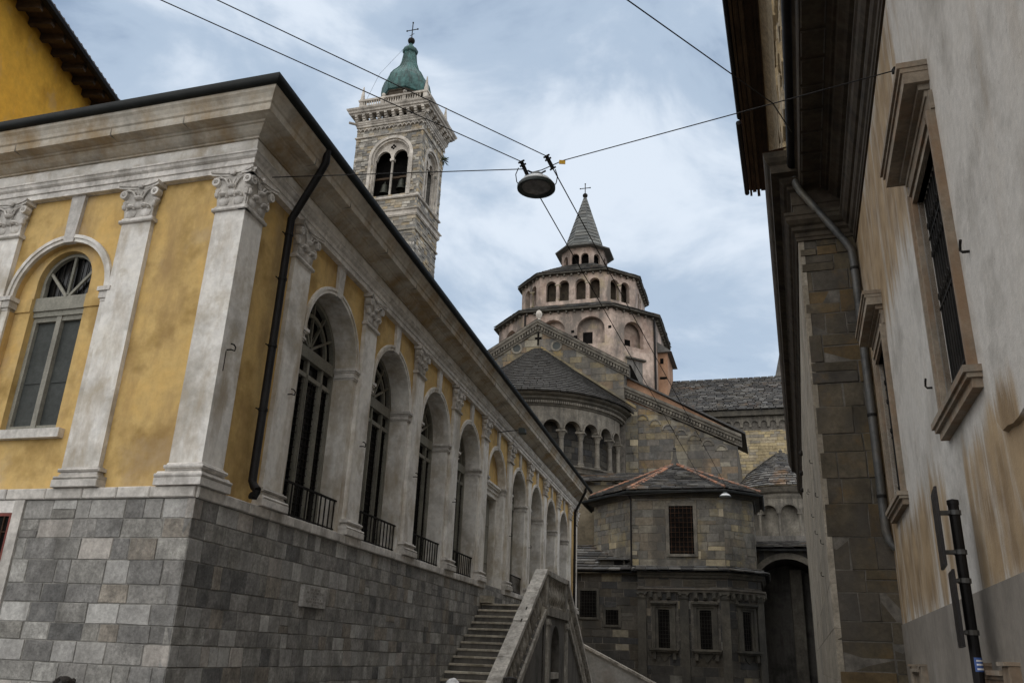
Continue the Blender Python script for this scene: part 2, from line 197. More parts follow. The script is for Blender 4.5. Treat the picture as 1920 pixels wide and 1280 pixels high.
# ------------------------------------------------------------------ scene helpers
RM = {}
def root(name, label, cat, loc=(0, 0, 0), rz=0., group=None):
    o = bpy.data.objects.new(name, None); COL.objects.link(o); o.location = loc; o.rotation_euler = (0, 0, rz)
    o['label'] = label; o['category'] = cat
    if group: o['group'] = group
    o.empty_display_size = .2
    RM[o.name] = Matrix.Translation(loc) @ Matrix.Rotation(rz, 4, 'Z'); return o
def rm(o):
    while o is not None:
        if o.name in RM: return RM[o.name]
        o = o.parent
    return Matrix.Identity(4)
def tag(o, label, cat, group=None):
    o['label'] = label; o['category'] = cat
    if group: o['group'] = group
    return o
class MB:
    def __init__(s): s.v = []; s.f = []; s.m = []; s.cur = 0
    def add(s, vs, fs):
        k = len(s.v); s.v += [tuple(x) for x in vs]; s.f += [tuple(i+k for i in f) for f in fs]; s.m += [s.cur]*len(fs); return s
    def quad(s, a, b, c, d): return s.add([a, b, c, d], [(0, 1, 2, 3)])
    def box(s, M, a0, a1, o0, o1, z0, z1):
        vs = [M(a, o, z) for z in (z0, z1) for a, o in ((a0, o0), (a1, o0), (a1, o1), (a0, o1))]
        return s.add(vs, [(3, 2, 1, 0), (4, 5, 6, 7), (0, 1, 5, 4), (1, 2, 6, 5), (2, 3, 7, 6), (3, 0, 4, 7)])
    def cbox(s, M, a0, a1, o0, o1, z0, z1, c=.02):
        """box with its outer (o1) edges chamfered"""
        back = [M(a, o0, z) for a, z in ((a0, z0), (a1, z0), (a1, z1), (a0, z1))]
        mid = [M(a, o1-c, z) for a, z in ((a0, z0), (a1, z0), (a1, z1), (a0, z1))]
        fr = [M(a, o1, z) for a, z in ((a0+c, z0+c), (a1-c, z0+c), (a1-c, z1-c), (a0+c, z1-c))]
        fs = [(8, 9, 10, 11), (3, 2, 1, 0)]
        for i in range(4):
            j = (i+1) % 4; fs += [(i, j, j+4, i+4), (i+4, j+4, j+8, i+8)]
        return s.add(back+mid+fr, fs)
    def tube(s, pts, r, n=8, caps=True, r2=None):
        pts = [Vector(p) for p in pts]; k = len(pts); rings = []
        up = None
        for i, p in enumerate(pts):
            d = (pts[min(i+1, k-1)]-pts[max(i-1, 0)]).normalized()
            if up is None:
                up = Vector((0, 0, 1)) if abs(d.z) < .9 else Vector((1, 0, 0))
            x = d.cross(up).normalized(); y = x.cross(d).normalized(); up = y
            rr = r if r2 is None else r+(r2-r)*i/(k-1)
            rings.append([p+x*rr*math.cos(2*math.pi*j/n)+y*rr*math.sin(2*math.pi*j/n) for j in range(n)])
        vs = [v for q in rings for v in q]; fs = []
        for i in range(k-1):
            for j in range(n): fs.append((i*n+j, i*n+(j+1) % n, (i+1)*n+(j+1) % n, (i+1)*n+j))
        if caps: fs += [tuple(range(n))[::-1], tuple((k-1)*n+j for j in range(n))]
        return s.add(vs, fs)
    def lathe(s, c, prof, n=16, a0=0., a1=2*math.pi, axis='Z', sq=None):
        full = abs(a1-a0-2*math.pi) < 1e-6; cnt = n if full else n+1
        c = Vector(c); vs = []
        for r, z in prof:
            for j in range(cnt):
                a = a0+(a1-a0)*j/n
                vs.append(c+Vector((r*math.cos(a), r*math.sin(a), z)))
        fs = []
        for i in range(len(prof)-1):
            for j in range(n):
                j2 = (j+1) % cnt
                fs.append((i*cnt+j, i*cnt+j2, (i+1)*cnt+j2, (i+1)*cnt+j))
        return s.add(vs, fs)
    def ball(s, c, r, n=10, sx=1, sy=1, sz=1):
        c = Vector(c); vs = [c+Vector((0, 0, -r*sz))]; m = n//2
        for i in range(1, m):
            t = math.pi*i/m
            vs += [c+Vector((r*sx*math.sin(t)*math.cos(2*math.pi*j/n), r*sy*math.sin(t)*math.sin(2*math.pi*j/n), -r*sz*math.cos(t))) for j in range(n)]
        vs.append(c+Vector((0, 0, r*sz))); L = len(vs)-1; fs = [(0, 1+(j+1) % n, 1+j) for j in range(n)]
        for i in range(m-2):
            for j in range(n): fs.append((1+i*n+j, 1+i*n+(j+1) % n, 1+(i+1)*n+(j+1) % n, 1+(i+1)*n+j))
        b = 1+(m-2)*n; fs += [(b+j, b+(j+1) % n, L) for j in range(n)]
        return s.add(vs, fs)
    def ellip(s, M, a, o, z, ra, ro, rz, n=8):
        """ellipsoid laid out in a frame"""
        m = n//2; vs = [M(a, o, z-rz)]
        for i in range(1, m):
            t = math.pi*i/m
            vs += [M(a+ra*math.sin(t)*math.cos(2*math.pi*j/n), o+ro*math.sin(t)*math.sin(2*math.pi*j/n), z-rz*math.cos(t)) for j in range(n)]
        vs.append(M(a, o, z+rz)); L = len(vs)-1; fs = [(0, 1+(j+1) % n, 1+j) for j in range(n)]
        for i in range(m-2):
            for j in range(n): fs.append((1+i*n+j, 1+i*n+(j+1) % n, 1+(i+1)*n+(j+1) % n, 1+(i+1)*n+j))
        b = 1+(m-2)*n; fs += [(b+j, b+(j+1) % n, L) for j in range(n)]
        return s.add(vs, fs)
    def sweep(s, pts, prof, closed=False, endcaps=True):
        """profile (o,z) swept along a plan polyline, offset to the right of travel, mitred"""
        k = len(pts); rows = []
        for i in range(k):
            P = Vector(pts[i][:2])
            dp = (P-Vector(pts[i-1][:2])).normalized() if (i > 0 or closed) else None
            dn = (Vector(pts[(i+1) % k][:2])-P).normalized() if (i < k-1 or closed) else None
            if dp is None: dp = dn
            if dn is None: dn = dp
            n0 = Vector((dp.y, -dp.x)); n1 = Vector((dn.y, -dn.x)); m = (n0+n1).normalized(); m /= max(.3, m.dot(n0))
            rows.append([(P.x+m.x*o, P.y+m.y*o, z) for o, z in prof])
        L = len(prof); vs = [v for r in rows for v in r]; fs = []
        for i in range(k if closed else k-1):
            i2 = (i+1) % k
            for j in range(L-1): fs.append((i*L+j, i2*L+j, i2*L+j+1, i*L+j+1))
        if endcaps and not closed: fs += [tuple(range(L)), tuple((k-1)*L+j for j in range(L))[::-1]]
        return s.add(vs, fs)
    def poly_extrude(s, pts, z0, z1):
        k = len(pts); vs = [(p[0], p[1], z0) for p in pts]+[(p[0], p[1], z1) for p in pts]
        return s.add(vs, [tuple(range(k))[::-1], tuple(range(k, 2*k))]+[(i, (i+1) % k, (i+1) % k+k, i+k) for i in range(k)])
    def arch(s, M, a0, a1, cx, r, zs, z1, o, depth=0., n=14, z0=None, ry=None, front=True):
        """wall panel a0..a1 up to z1 with a round-headed opening; reveal of given depth"""
        ry = ry or r
        ap = [(cx-r*math.cos(math.pi*i/n), zs+ry*math.sin(math.pi*i/n)) for i in range(n+1)]
        if front:
            lo = zs if z0 is None else z0
            if cx-r > a0+1e-4: s.quad(M(a0, o, lo), M(cx-r, o, lo), M(cx-r, o, z1), M(a0, o, z1))
            if cx+r < a1-1e-4: s.quad(M(cx+r, o, lo), M(a1, o, lo), M(a1, o, z1), M(cx+r, o, z1))
            for (x0, y0), (x1, y1) in zip(ap, ap[1:]):
                s.quad(M(x0, o, y0), M(x1, o, y1), M(x1, o, z1), M(x0, o, z1))
        if depth:
            pr = ap if z0 is None else [(cx-r, z0)]+ap+[(cx+r, z0)]
            for (x0, y0), (x1, y1) in zip(pr, pr[1:]):
                s.quad(M(x0, o, y0), M(x0, o-depth, y0), M(x1, o-depth, y1), M(x1, o, y1))
        return s
    def ring(s, M, cx, zs, r0, r1, o0, o1, n=16, a0=0., a1=math.pi, k=1.):
        """arch ring of rectangular section (archivolt, fanlight bar)"""
        vs = []
        for i in range(n+1):
            t = a0+(a1-a0)*i/n; c, d = -math.cos(t), math.sin(t)
            vs += [M(cx+r0*c, o0, zs+r0*d*k), M(cx+r0*c, o1, zs+r0*d*k), M(cx+r1*c, o1, zs+r1*d*k), M(cx+r1*c, o0, zs+r1*d*k)]
        fs = []
        for i in range(n):
            for j in range(4): fs.append((i*4+j, i*4+(j+1) % 4, (i+1)*4+(j+1) % 4, (i+1)*4+j))
        fs += [(0, 1, 2, 3), (n*4+3, n*4+2, n*4+1, n*4)]
        return s.add(vs, fs)
    def rectwall(s, M, a0, a1, z0, z1, holes, o, depth=0.):
        xs = sorted({a0, a1, *[h[0] for h in holes], *[h[1] for h in holes]}); zs = sorted({z0, z1, *[h[2] for h in holes], *[h[3] for h in holes]})
        for i in range(len(xs)-1):
            for j in range(len(zs)-1):
                mx_, mz = (xs[i]+xs[i+1])/2, (zs[j]+zs[j+1])/2
                if any(h[0] < mx_ < h[1] and h[2] < mz < h[3] for h in holes): continue
                s.quad(M(xs[i], o, zs[j]), M(xs[i+1], o, zs[j]), M(xs[i+1], o, zs[j+1]), M(xs[i], o, zs[j+1]))
        if depth:
            for h in holes:
                c = [(h[0], h[2]), (h[1], h[2]), (h[1], h[3]), (h[0], h[3])]
                for k in range(4):
                    (x0, y0), (x1, y1) = c[k], c[(k+1) % 4]
                    s.quad(M(x0, o, y0), M(x0, o-depth, y0), M(x1, o-depth, y1), M(x1, o, y1))
        return s
    def build(s, name, mats, parent=None, smooth=False, kind=None, label=None, loc=None, fix=True):
        me = bpy.data.meshes.new(name); me.from_pydata(s.v, [], s.f)
        ml = mats if isinstance(mats, (list, tuple)) else [mats]
        for q in ml: me.materials.append(MATS[q])
        if len(ml) > 1: me.polygons.foreach_set('material_index', s.m)
        if fix:
            b = bmesh.new(); b.from_mesh(me); bmesh.ops.recalc_face_normals(b, faces=b.faces); b.to_mesh(me); b.free()
        if smooth:
            me.polygons.foreach_set('use_smooth', [True]*len(me.polygons))
            try: me.set_sharp_from_angle(angle=R(38))
            except Exception: pass
        o = bpy.data.objects.new(name, me); COL.objects.link(o)
        if parent: o.parent = parent
        if loc: o.location = loc
        if kind: o['kind'] = kind
        if label: o['label'] = label
        return o
def inst(o, parent, loc=None, rz=None, scale=None):
    c = o.copy(); COL.objects.link(c); c.parent = parent
    if loc is not None: c.location = loc
    if rz is not None: c.rotation_euler = (0, 0, rz)
    if scale is not None: c.scale = scale
    return c
def block_geo(M, a0, a1, z0, z1, o=0., depth=.12, c=.012, jit=.008, tops=None, ragged=0.):
    """a dressed stone: chamfered face, slightly uneven; returns verts, faces"""
    j = lambda k: random.uniform(-k, k)
    d = o+j(jit); cor = [(a0, z0), (a1, z0), (a1, z1), (a0, z1)]
    if ragged: cor = [(a+(1 if k in (0, 3) else -1)*random.uniform(0, ragged), z+(1 if k < 2 else -1)*random.uniform(0, ragged)*.7) for k, (a, z) in enumerate(cor)]
    if tops: cor = [(a, min(z, tops(a))) for a, z in cor]
    cor2 = [(a+(c if k in (0, 3) else -c)+j(c*.3), z+(c if k < 2 else -c)+j(c*.3)) for k, (a, z) in enumerate(cor)]
    tl = [j(jit*.5) for _ in range(4)]
    vs = [M(a, o-depth, z) for a, z in cor]+[M(a, d-c, z) for a, z in cor]+[M(a, d+tl[k], z) for k, (a, z) in enumerate(cor2)]
    fs = [(8, 9, 10, 11)]
    for i in range(4):
        k = (i+1) % 4; fs += [(i, k, k+4, i+4), (i+4, k+4, k+8, i+8)]
    return vs, fs
def ashlar(M, a0, a1, z0, z1, h, w, o=0., depth=.12, gap=.008, holes=(), tops=None, c=.012, jit=.008, courses=None, skip=None, ragged=0., split=0.):
    """list of stones (verts, faces) filling a wall rectangle; h,w = (min,max) sizes"""
    out = []; z = z0; row = 0
    cs = list(courses) if courses else None
    while z < z1-.03:
        zt = (cs.pop(0) if cs else z+random.uniform(*h))
        if z1-zt < h[0]*.5: zt = z1
        zt = min(zt, z1); a = a0; first = True
        while a < a1-.01:
            ww = random.uniform(*w)*(random.uniform(.4, .9) if first else 1); first = False
            at = a+ww
            if a1-at < w[0]*.5: at = a1
            segs = [(a+gap/2, at-gap/2, z+gap/2, zt-gap/2)]
            for H in holes:
                ns = []
                for (x0, x1, y0, y1) in segs:
                    if x1 <= H[0] or x0 >= H[1] or y1 <= H[2] or y0 >= H[3]: ns.append((x0, x1, y0, y1)); continue
                    if x0 < H[0]: ns.append((x0, H[0], y0, y1))
                    if x1 > H[1]: ns.append((H[1], x1, y0, y1))
                    xa, xb = max(x0, H[0]), min(x1, H[1])
                    if y0 < H[2]: ns.append((xa, xb, y0, H[2]))
                    if y1 > H[3]: ns.append((xa, xb, H[3], y1))
                segs = ns
            for (x0, x1, y0, y1) in segs:
                if x1-x0 < .05 or y1-y0 < .04: continue
                if tops and max(tops(x0), tops(x1)) < y0+.05: continue
                if skip and skip((x0+x1)/2, (y0+y1)/2): continue
                if split and y1-y0 > .15 and random.random() < split:
                    ym = y0+(y1-y0)*random.uniform(.4, .62)
                    out.append(block_geo(M, x0, x1, y0, ym-gap/2, o, depth, c, jit, tops, ragged)); out.append(block_geo(M, x0, x1, ym+gap/2, y1, o, depth, c, jit, tops, ragged))
                else: out.append(block_geo(M, x0, x1, y0, y1, o, depth, c, jit, tops, ragged))
            a = at
        z = zt; row += 1
    return out
def pieces(parent, name, items, material, cap=290, rest=None, alt=None, altp=0., altfn=None):
    """largest-looking pieces become objects, the others one mesh"""
    M = rm(parent); sc_ = []
    for it in items:
        vs = [M @ Vector(v) for v in it[0]]; f = it[1][0]; a, b, c, d = [vs[i] for i in f[:4]]
        nrm = (c-a).cross(d-b); ctr = (a+b+c+d)/4; vd = CAM-ctr
        sc_.append(abs(nrm.dot(vd.normalized()))/vd.length_squared)
    order = sorted(range(len(items)), key=lambda i: -sc_[i])
    for i in order[:cap]:
        m = MB(); m.add(*items[i]); pz = altp if altfn is None else altfn(sum(v[2] for v in items[i][0])/len(items[i][0])); m.build(name, alt if (alt and random.random() < pz) else material, parent, fix=False)
    if len(order) > cap:
        m = MB()
        for i in order[cap:]: m.add(*items[i])
        m.build(rest or name+'_field', material, parent, kind='stuff', fix=False)
def slate_geo(c0, c1, c2, c3, nrm, th=.04):
    """thin slab on corners c0..c1 (lower edge), c2,c3 (upper edge)"""
    n = Vector(nrm).normalized()*th
    low = [Vector(c0), Vector(c1), Vector(c2), Vector(c3)]
    top = [low[0]+n, low[1]+n, low[2]+n*.4, low[3]+n*.4]
    return [tuple(v) for v in top+low], [(0, 1, 2, 3), (4, 5, 1, 0), (5, 6, 2, 1), (7, 4, 0, 3), (7, 6, 5, 4)]
def slate_plane(A, B, C, D, row=.3, w=(.35, .7), th=.045):
    """slates on a roof plane: A,B eave, C,D ridge (C above B)"""
    A, B, C, D = map(Vector, (A, B, C, D)); n = (B-A).cross(D-A).normalized()
    if n.z < 0: n = -n
    L = max((D-A).length, (C-B).length); rows = max(2, int(L/row)); out = []
    for r in range(rows):
        t0, t1 = r/rows, min(1., (r+1.35)/rows); j = lambda k: random.uniform(-k, k)
        l0, r0, l1, r1 = A.lerp(D, t0), B.lerp(C, t0), A.lerp(D, t1), B.lerp(C, t1)
        W = (r0-l0).length
        if W < .1: continue
        x = -random.uniform(0, .3)
        while x < W-.02:
            ww = random.uniform(*w); u0, u1 = max(0, x)/W, min(W, x+ww)/W
            if u1-u0 > .01:
                dn = (l0-l1).normalized(); off = dn*random.uniform(-.02, .07)
                lift = n*(.035+random.uniform(0, .03))
                out.append(slate_geo(l0.lerp(r0, u0)+off+lift+n*j(.012), l0.lerp(r0, min(1, u1-.006))+off+lift+n*j(.012), l1.lerp(r1, min(1, u1-.006)), l1.lerp(r1, u0), n, th))
            x += ww
    return out
def slate_cone(c, R0, z0, R1, z1, a0, a1, row=.3, w=.5, th=.045):
    """slates on a cone; angle measured from -Y toward +X"""
    c = Vector((c[0], c[1], 0)); L = math.hypot(R0-R1, z1-z0); rows = int(L/row); out = []
    def P(t, a): r = R0+(R1-R0)*t; return c+Vector((r*math.sin(a), -r*math.cos(a), z0+(z1-z0)*t))
    for k in range(rows):
        t0, t1 = k/rows, min(1, (k+1.35)/rows); r = R0+(R1-R0)*t0
        n = max(3, int((a1-a0)*r/w)); sh = random.random()
        for j in range(n+1):
            u0 = a0+(a1-a0)*max(0, (j-sh))/n; u1 = a0+(a1-a0)*min(n, (j+1-sh))/n
            u0 += random.uniform(-.1, .1)*(a1-a0)/n if 0 < j else 0
            if u1-u0 < .15*(a1-a0)/n: continue
            am = (u0+u1)/2; nr = Vector((math.sin(am)*(z1-z0), -math.cos(am)*(z1-z0), R0-R1)).normalized()
            up = (P(t1, am)-P(t0, am)).normalized(); off = -up*random.uniform(-.01, .04); lift = nr*(.03+random.uniform(0, .018))
            out.append(slate_geo(P(t0, u0)+off+lift, P(t0, u1-.004)+off+lift, P(t1, u1-.004), P(t1, u0), nr, th))
    return out
def faceframe(P, Q):
    """frame on a wall from plan point P to Q, outward to the right of travel"""
    P = Vector(P[:2]); Q = Vector(Q[:2]); d = (Q-P).normalized(); n = Vector((d.y, -d.x))
    return (lambda a, o, z: (P.x+d.x*a+n.x*o, P.y+d.y*a+n.y*o, z)), (Q-P).length
def bars(mb, M, a0, a1, z0, z1, o, na, nz, r=.012):
    for i in range(na):
        a = a0+(a1-a0)*(i+.5)/na; mb.box(M, a-r, a+r, o-r, o+r, z0, z1)
    for i in range(nz):
        z = z0+(z1-z0)*(i+.5)/nz; mb.box(M, a0, a1, o-r*1.6, o+r*.6, z-r, z+r)
HD = lambda a: Vector((math.sin(R(a)), math.cos(R(a)), 0))

# ================================================================== THE GROUND
g = MB(); g.quad((-900, -900, -.02), (900, -900, -.02), (900, 900, -.02), (-900, 900, -.02)); g.build('ground', 'ground_earth')['kind'] = 'structure'
g = MB(); g.quad((-14, -14, 0), (14, -14, 0), (26, 52, 0), (-8, 52, 0)); o_ = g.build('street_paving', 'cobble'); o_['kind'] = 'structure'

# ================================================================== THE OCHRE ARCADED BUILDING
P0 = Vector((-3.5596, 9.6081, 0)); A1, A2 = 14.013, -72.593
RZ1 = R(90-A1)
FB = root('arcaded_building', 'ochre building with pale pilasters and tall arched windows on a grey stone base', 'building', P0, RZ1)
_c2, _s2 = math.cos(R(A1-A2)), math.sin(R(A1-A2))
M1 = lambda a, o, z: (a, -o, z)
M2 = lambda t, o, z: (t*_c2-o*_s2, t*_s2+o*_c2, z)
L1, L2 = 27.75, 8.7
PATH = [(L2*_c2, L2*_s2), (0, 0), (L1, 0), (L1, 7)]
PC = [1.678+2.67*k+(.236 if k >= 5 else 0) for k in range(10)]
ZL, ZA, ZI = 3.79, 8.0, 6.55        # top of ledge, underside of architrave, impost

# inner core so that no light leaks through the windows
m = MB(); m.sweep(PATH, [(-1.05, .02), (-1.05, 8.9)], endcaps=False); m.build('inner_wall', 'interior_dark', FB)
m = MB(); m.poly_extrude([(L2*_c2+.3, L2*_s2), (.3, .3), (L1-.1, .3), (L1-.1, 6.9), (L1-.3, L2-.2), (2, L2-.05)], 8.6, 8.85); m.build('ceiling_slab', 'interior_dark', FB)
# low hipped roof
rp = [(L2*_c2-.5, L2*_s2+.2), (-.5, -.5), (L1+.5, -.5), (L1+.5, L2)]
m = MB(); m.add([(rp[0][0], rp[0][1], 9.0), (rp[1][0], rp[1][1], 9.0), (rp[2][0], rp[2][1], 9.0), (rp[3][0], rp[3][1], 9.0), (4, 4.4, 10.3), (L1-4, 4.4, 10.3)], [(1, 2, 5, 4), (0, 1, 4), (2, 3, 5), (3, 0, 4, 5), (3, 2, 1, 0)]); m.build('roof', 'roof_underlay', FB)

# plinth
m = MB(); m.sweep(PATH, [(-.5, 0), (-.009, 0), (-.009, 3.66), (-.5, 3.66)]); plinth = m.build('plinth', 'mortar', FB)
COUR = [1.62, 1.83, 2.06, 2.25, 2.47, 2.68, 2.95, 3.2, 3.42, 3.65]
PLQ = (2.84, 3.62, 2.63, 2.93)
st = ashlar(M1, 0, 13.2, 1.4, 3.65, (.2, .25), (.17, .45), courses=COUR, holes=[PLQ], depth=.1, c=.004, jit=.004, gap=.003, ragged=.012, split=.025)
st += ashlar(M2, 0, 2.44, 1.4, 3.65, (.2, .25), (.2, .58), courses=COUR, depth=.1, c=.004, jit=.004, gap=.003, ragged=.012, split=.025)
pieces(plinth, 'stone', st, 'plinth_stone', 298, alt='plinth_pale', altfn=lambda z: .65 if (1.83 < z < 2.06 or z < 1.62) else (.5 if 2.25 < z < 2.47 or 3.42 < z else (.35 if 2.95 < z < 3.2 else .06)))
st = ashlar(M1, 0, L1, 0, 1.4, (.2, .25), (.3, .6), depth=.1, c=.007, jit=.005)+ashlar(M1, 13.2, L1, 1.4, 3.65, (.2, .25), (.3, .55), depth=.1, c=.007, jit=.005)+ashlar(M2, 0, 2.44, 0, 1.4, (.2, .25), (.3, .6), depth=.1)+ashlar(M2, 3.9, L2, 0, 3.65, (.2, .25), (.3, .6), depth=.1)
m = MB()
for it in st: m.add(*it)
m.build('stone_courses', 'plinth_stone', plinth, kind='stuff', fix=False)
# ledge of pale coping stones
m = MB(); m.sweep(PATH, [(-.4, 3.665), (-.06, 3.665), (-.06, 3.78), (-.4, 3.78)]); ledge = m.build('ledge', 'mortar', FB)
cop = []
for M_, LL in ((M1, 27.6), (M2, L2)):
    a = .0
    while a < LL:
        w = random.uniform(.42, .68); b = min(LL, a+w)
        if not (M_ is M1 and a > 12.3 and b < 15.4):
            x0 = a+.004; m = MB(); m.cbox(M_, x0, b-.004, -.3, .035+random.uniform(-.006, .006), 3.655+random.uniform(0, .004), ZL+random.uniform(-.004, .003), .012)
            m.build('coping_stone', 'marble_trim', ledge, fix=False)
        a = b
# corner filler of the ledge
# ---- iron grille door in the plinth on the short side
m = MB(); m.box(M2, 2.45, 2.6, -.3, .02, 0, 3.652); m.box(M2, 3.75, 3.9, -.3, .02, 0, 3.652); m.box(M2, 2.602, 3.748, -.3, .015, 3.5, 3.65); pd = m.build('portal_frame', 'marble_trim', FB)
m = MB(); m.box(M2, 2.6, 2.64, -.022, .012, 0, 3.5); m.box(M2, 3.71, 3.75, -.022, .012, 0, 3.5); m.box(M2, 2.64, 3.71, -.022, .012, 3.46, 3.5); m.build('red_frame', 'red_paint', pd)
m = MB(); bars(m, M2, 2.65, 3.7, .05, 3.46, .004, 8, 9, .008); m.build('grille', 'rusty_iron', pd)
m = MB(); m.box(M2, 2.6, 3.75, -.015, -.005, 0, 3.5); m.build('dark_opening', 'interior_dark', pd)

# ---- pilasters
def capital(mb, M, cx, hw, z0, z1, o0):
    h = z1-z0
    mb.cbox(M, cx-hw-.04, cx+hw+.04, -.1, o0+.045, z0, z0+.05, .014)
    mb.box(M, cx-hw-.012, cx+hw+.012, -.1, o0+.012, z0+.05, z0+.08)
    b0 = [(cx-hw+.01, o0), (cx+hw-.01, o0)]
    mb.add([M(cx-hw+.01, -.1, z0+.08), M(cx-hw+.01, o0, z0+.08), M(cx+hw-.01, o0, z0+.08), M(cx+hw-.01, -.1, z0+.08), M(cx-hw-.03, -.1, z1-.07), M(cx-hw-.03, o0+.035, z1-.07), M(cx+hw+.03, o0+.035, z1-.07), M(cx+hw+.03, -.1, z1-.07)], [(0, 1, 5, 4), (1, 2, 6, 5), (2, 3, 7, 6)])
    for s in (-1, 1):
        a = cx+s*hw*.5
        mb.ellip(M, a, o0+.01, z0+h*.27, hw*.36, .03, h*.15); mb.ellip(M, a, o0+.05, z0+h*.40, hw*.27, .045, .032); mb.ellip(M, a-hw*.2, o0+.02, z0+h*.36, hw*.1, .04, .03); mb.ellip(M, a+hw*.2, o0+.02, z0+h*.36, hw*.1, .04, .03)
        mb.ellip(M, cx+s*hw*1.0, o0-.01, z0+h*.56, hw*.24, .06, .045); mb.ellip(M, cx+s*hw*1.02, o0+.01, z0+h*.45, hw*.16, .05, .06)
        # volute scrolls and stalks
        vc = (cx+s*(hw+.015), z0+h*.74)
        mb.ring(M, vc[0], vc[1], .03, .062, o0-.02, o0+.075, n=12, a0=0, a1=2*math.pi-.01); mb.ellip(M, vc[0], o0+.05, vc[1], .026, .04, .026)
        pts = [M(cx+s*hw*x, o0+y, z0+h*z) for x, y, z in ((.12, .03, .48), (.25, .045, .66), (.5, .055, .8), (.8, .055, .85), (1.05, .05, .84))]
        mb.tube(pts, .016, 5)
        pts = [M(cx+s*hw*x, o0+y, z0+h*z) for x, y, z in ((.15, .03, .52), (.1, .05, .7), (.25, .055, .8), (.38, .05, .74), (.3, .05, .66))]
        mb.tube(pts, .013, 5)
    mb.ellip(M, cx, o0+.02, z0+h*.48, hw*.3, .035, h*.13); mb.ellip(M, cx, o0+.06, z0+h*.6, hw*.3, .045, .035)
    W = hw+.085; k = 8
    for i in range(k):
        u0, u1 = -1+2*i/k, -1+2*(i+1)/k; f = lambda u: o0+.035+.07*u*u
        for zz0, zz1, ex in ((z1-.068, z1-.035, 0.), (z1-.033, z1-.004, .016)):
            mb.add([M(cx+W*u0, -.1, zz0), M(cx+W*u1, -.1, zz0), M(cx+W*u1, f(u1)+ex, zz0), M(cx+W*u0, f(u0)+ex, zz0), M(cx+W*u0, -.1, zz1), M(cx+W*u1, -.1, zz1), M(cx+W*u1, f(u1)+ex, zz1), M(cx+W*u0, f(u0)+ex, zz1)], [(0, 1, 2, 3), (7, 6, 5, 4), (3, 2, 6, 7), (0, 3, 7, 4), (2, 1, 5, 6)])
    mb.ellip(M, cx, o0+.065, z1-.035, .05, .03, .045)
def base_mould(mb, M, a0, a1, o0, sides=True):
    """attic base: plinth block, torus, scotia, torus"""
    for (e_, z0, z1, c) in ((.10, ZL, ZL+.09, .006), (.10, ZL+.092, ZL+.135, .02), (.05, ZL+.137, ZL+.165, .004), (.035, ZL+.165, ZL+.19, .004), (.075, ZL+.192, ZL+.235, .02), (.03, ZL+.237, ZL+.255, .004)):
        mb.cbox(M, a0-e_, a1+e_, -.1, o0+e_*.9, z0, z1, c)
ZN = 7.42
def pilaster(M, cx, hw, parent=FB):
    m = MB(); m.box(M, cx-hw, cx+hw, -.1, 0, ZL+.25, ZN); p = m.build('pilaster', 'pale_plaster', parent)
    m = MB(); base_mould(m, M, cx-hw, cx+hw, 0); m.build('base', 'marble_trim', p)
    m = MB(); capital(m, M, cx, hw, ZN, ZA, 0); m.build('capital', 'marble_trim', p, smooth=True)
    return p
pil = [pilaster(M1, c, .255) for c in PC]
pilaster(M2, 1.71, .24); pilaster(M2, 3.98, .24); pilaster(M2, 6.25, .24)
# corner pilasters: near corner wraps both faces, far corner one face
m = MB(); m.add([M1(0, 0, ZL+.25), M1(.46, 0, ZL+.25), M1(.46, -.1, ZL+.25), M2(.46, -.1, ZL+.25), M2(.46, 0, ZL+.25), M1(0, 0, ZN), M1(.46, 0, ZN), M1(.46, -.1, ZN), M2(.46, -.1, ZN), M2(.46, 0, ZN)], [(0, 1, 6, 5), (1, 2, 7, 6), (3, 4, 9, 8), (4, 0, 5, 9), (2, 3, 8, 7)])
cp_ = m.build('corner_pilaster', 'pale_plaster', FB)
m = MB()
cpath = [M2(.46, 0, 0), (0, 0, 0), M1(.46, 0, 0)]
cpath2 = [M2(.56, 0, 0), (0, 0, 0), M1(.56, 0, 0)]
m.sweep(cpath2, [(-.1, ZL), (.085, ZL), (.085, ZL+.085), (.075, ZL+.09), (.09, ZL+.1), (.096, ZL+.115), (.09, ZL+.135), (.06, ZL+.142), (.04, ZL+.17), (-.1, ZL+.18)])
m.sweep(cpath, [(-.1, ZL+.17), (.04, ZL+.175), (.04, ZL+.192), (.07, ZL+.2), (.078, ZL+.218), (.07, ZL+.238), (.03, ZL+.245), (.025, ZL+.262), (.003, ZL+.275), (-.1, ZL+.262)]); m.build('base', 'marble_trim', cp_, smooth=True)
m = MB(); capital(m, M1, .235, .225, ZN, ZA, 0); m.build('capital', 'marble_trim', cp_, smooth=True)
m = MB(); capital(m, M2, .235, .225, ZN, ZA, 0); m.build('capital', 'marble_trim', cp_, smooth=True)
pilaster(M1, L1-.25, .25)

# ---- walls
YO = -.07
for M_, x0, x1 in ((M1, .44, PC[0]-.2), (M1, PC[9]+.2, L1), (M2, .44, 1.75), (M2, 3.95, L2)):
    m = MB(); m.rectwall(M_, x0, x1, ZL-.02, ZA+.02, [], YO); m.build('wall', 'ochre_render', FB)
m = MB(); m.quad((L1, 0, 0), (L1, 7, 0), (L1, 7, 8.3), (L1, 0, 8.3)); m.build('end_wall', 'ochre_render', FB)
RAD, WD = .92, .45
def keystone(mb, M, cx, r, zs, o):
    z0, z1 = zs+r-.02, ZA+.005
    mb.add([M(cx-.085, YO-.02, z0), M(cx+.085, YO-.02, z0), M(cx+.12, YO-.02, z1), M(cx-.12, YO-.02, z1), M(cx-.085, o, z0), M(cx+.085, o, z0), M(cx+.12, o, z1), M(cx-.12, o, z1)], [(4, 5, 6, 7), (0, 1, 5, 4), (1, 2, 6, 5), (3, 0, 4, 7), (2, 3, 7, 6)])
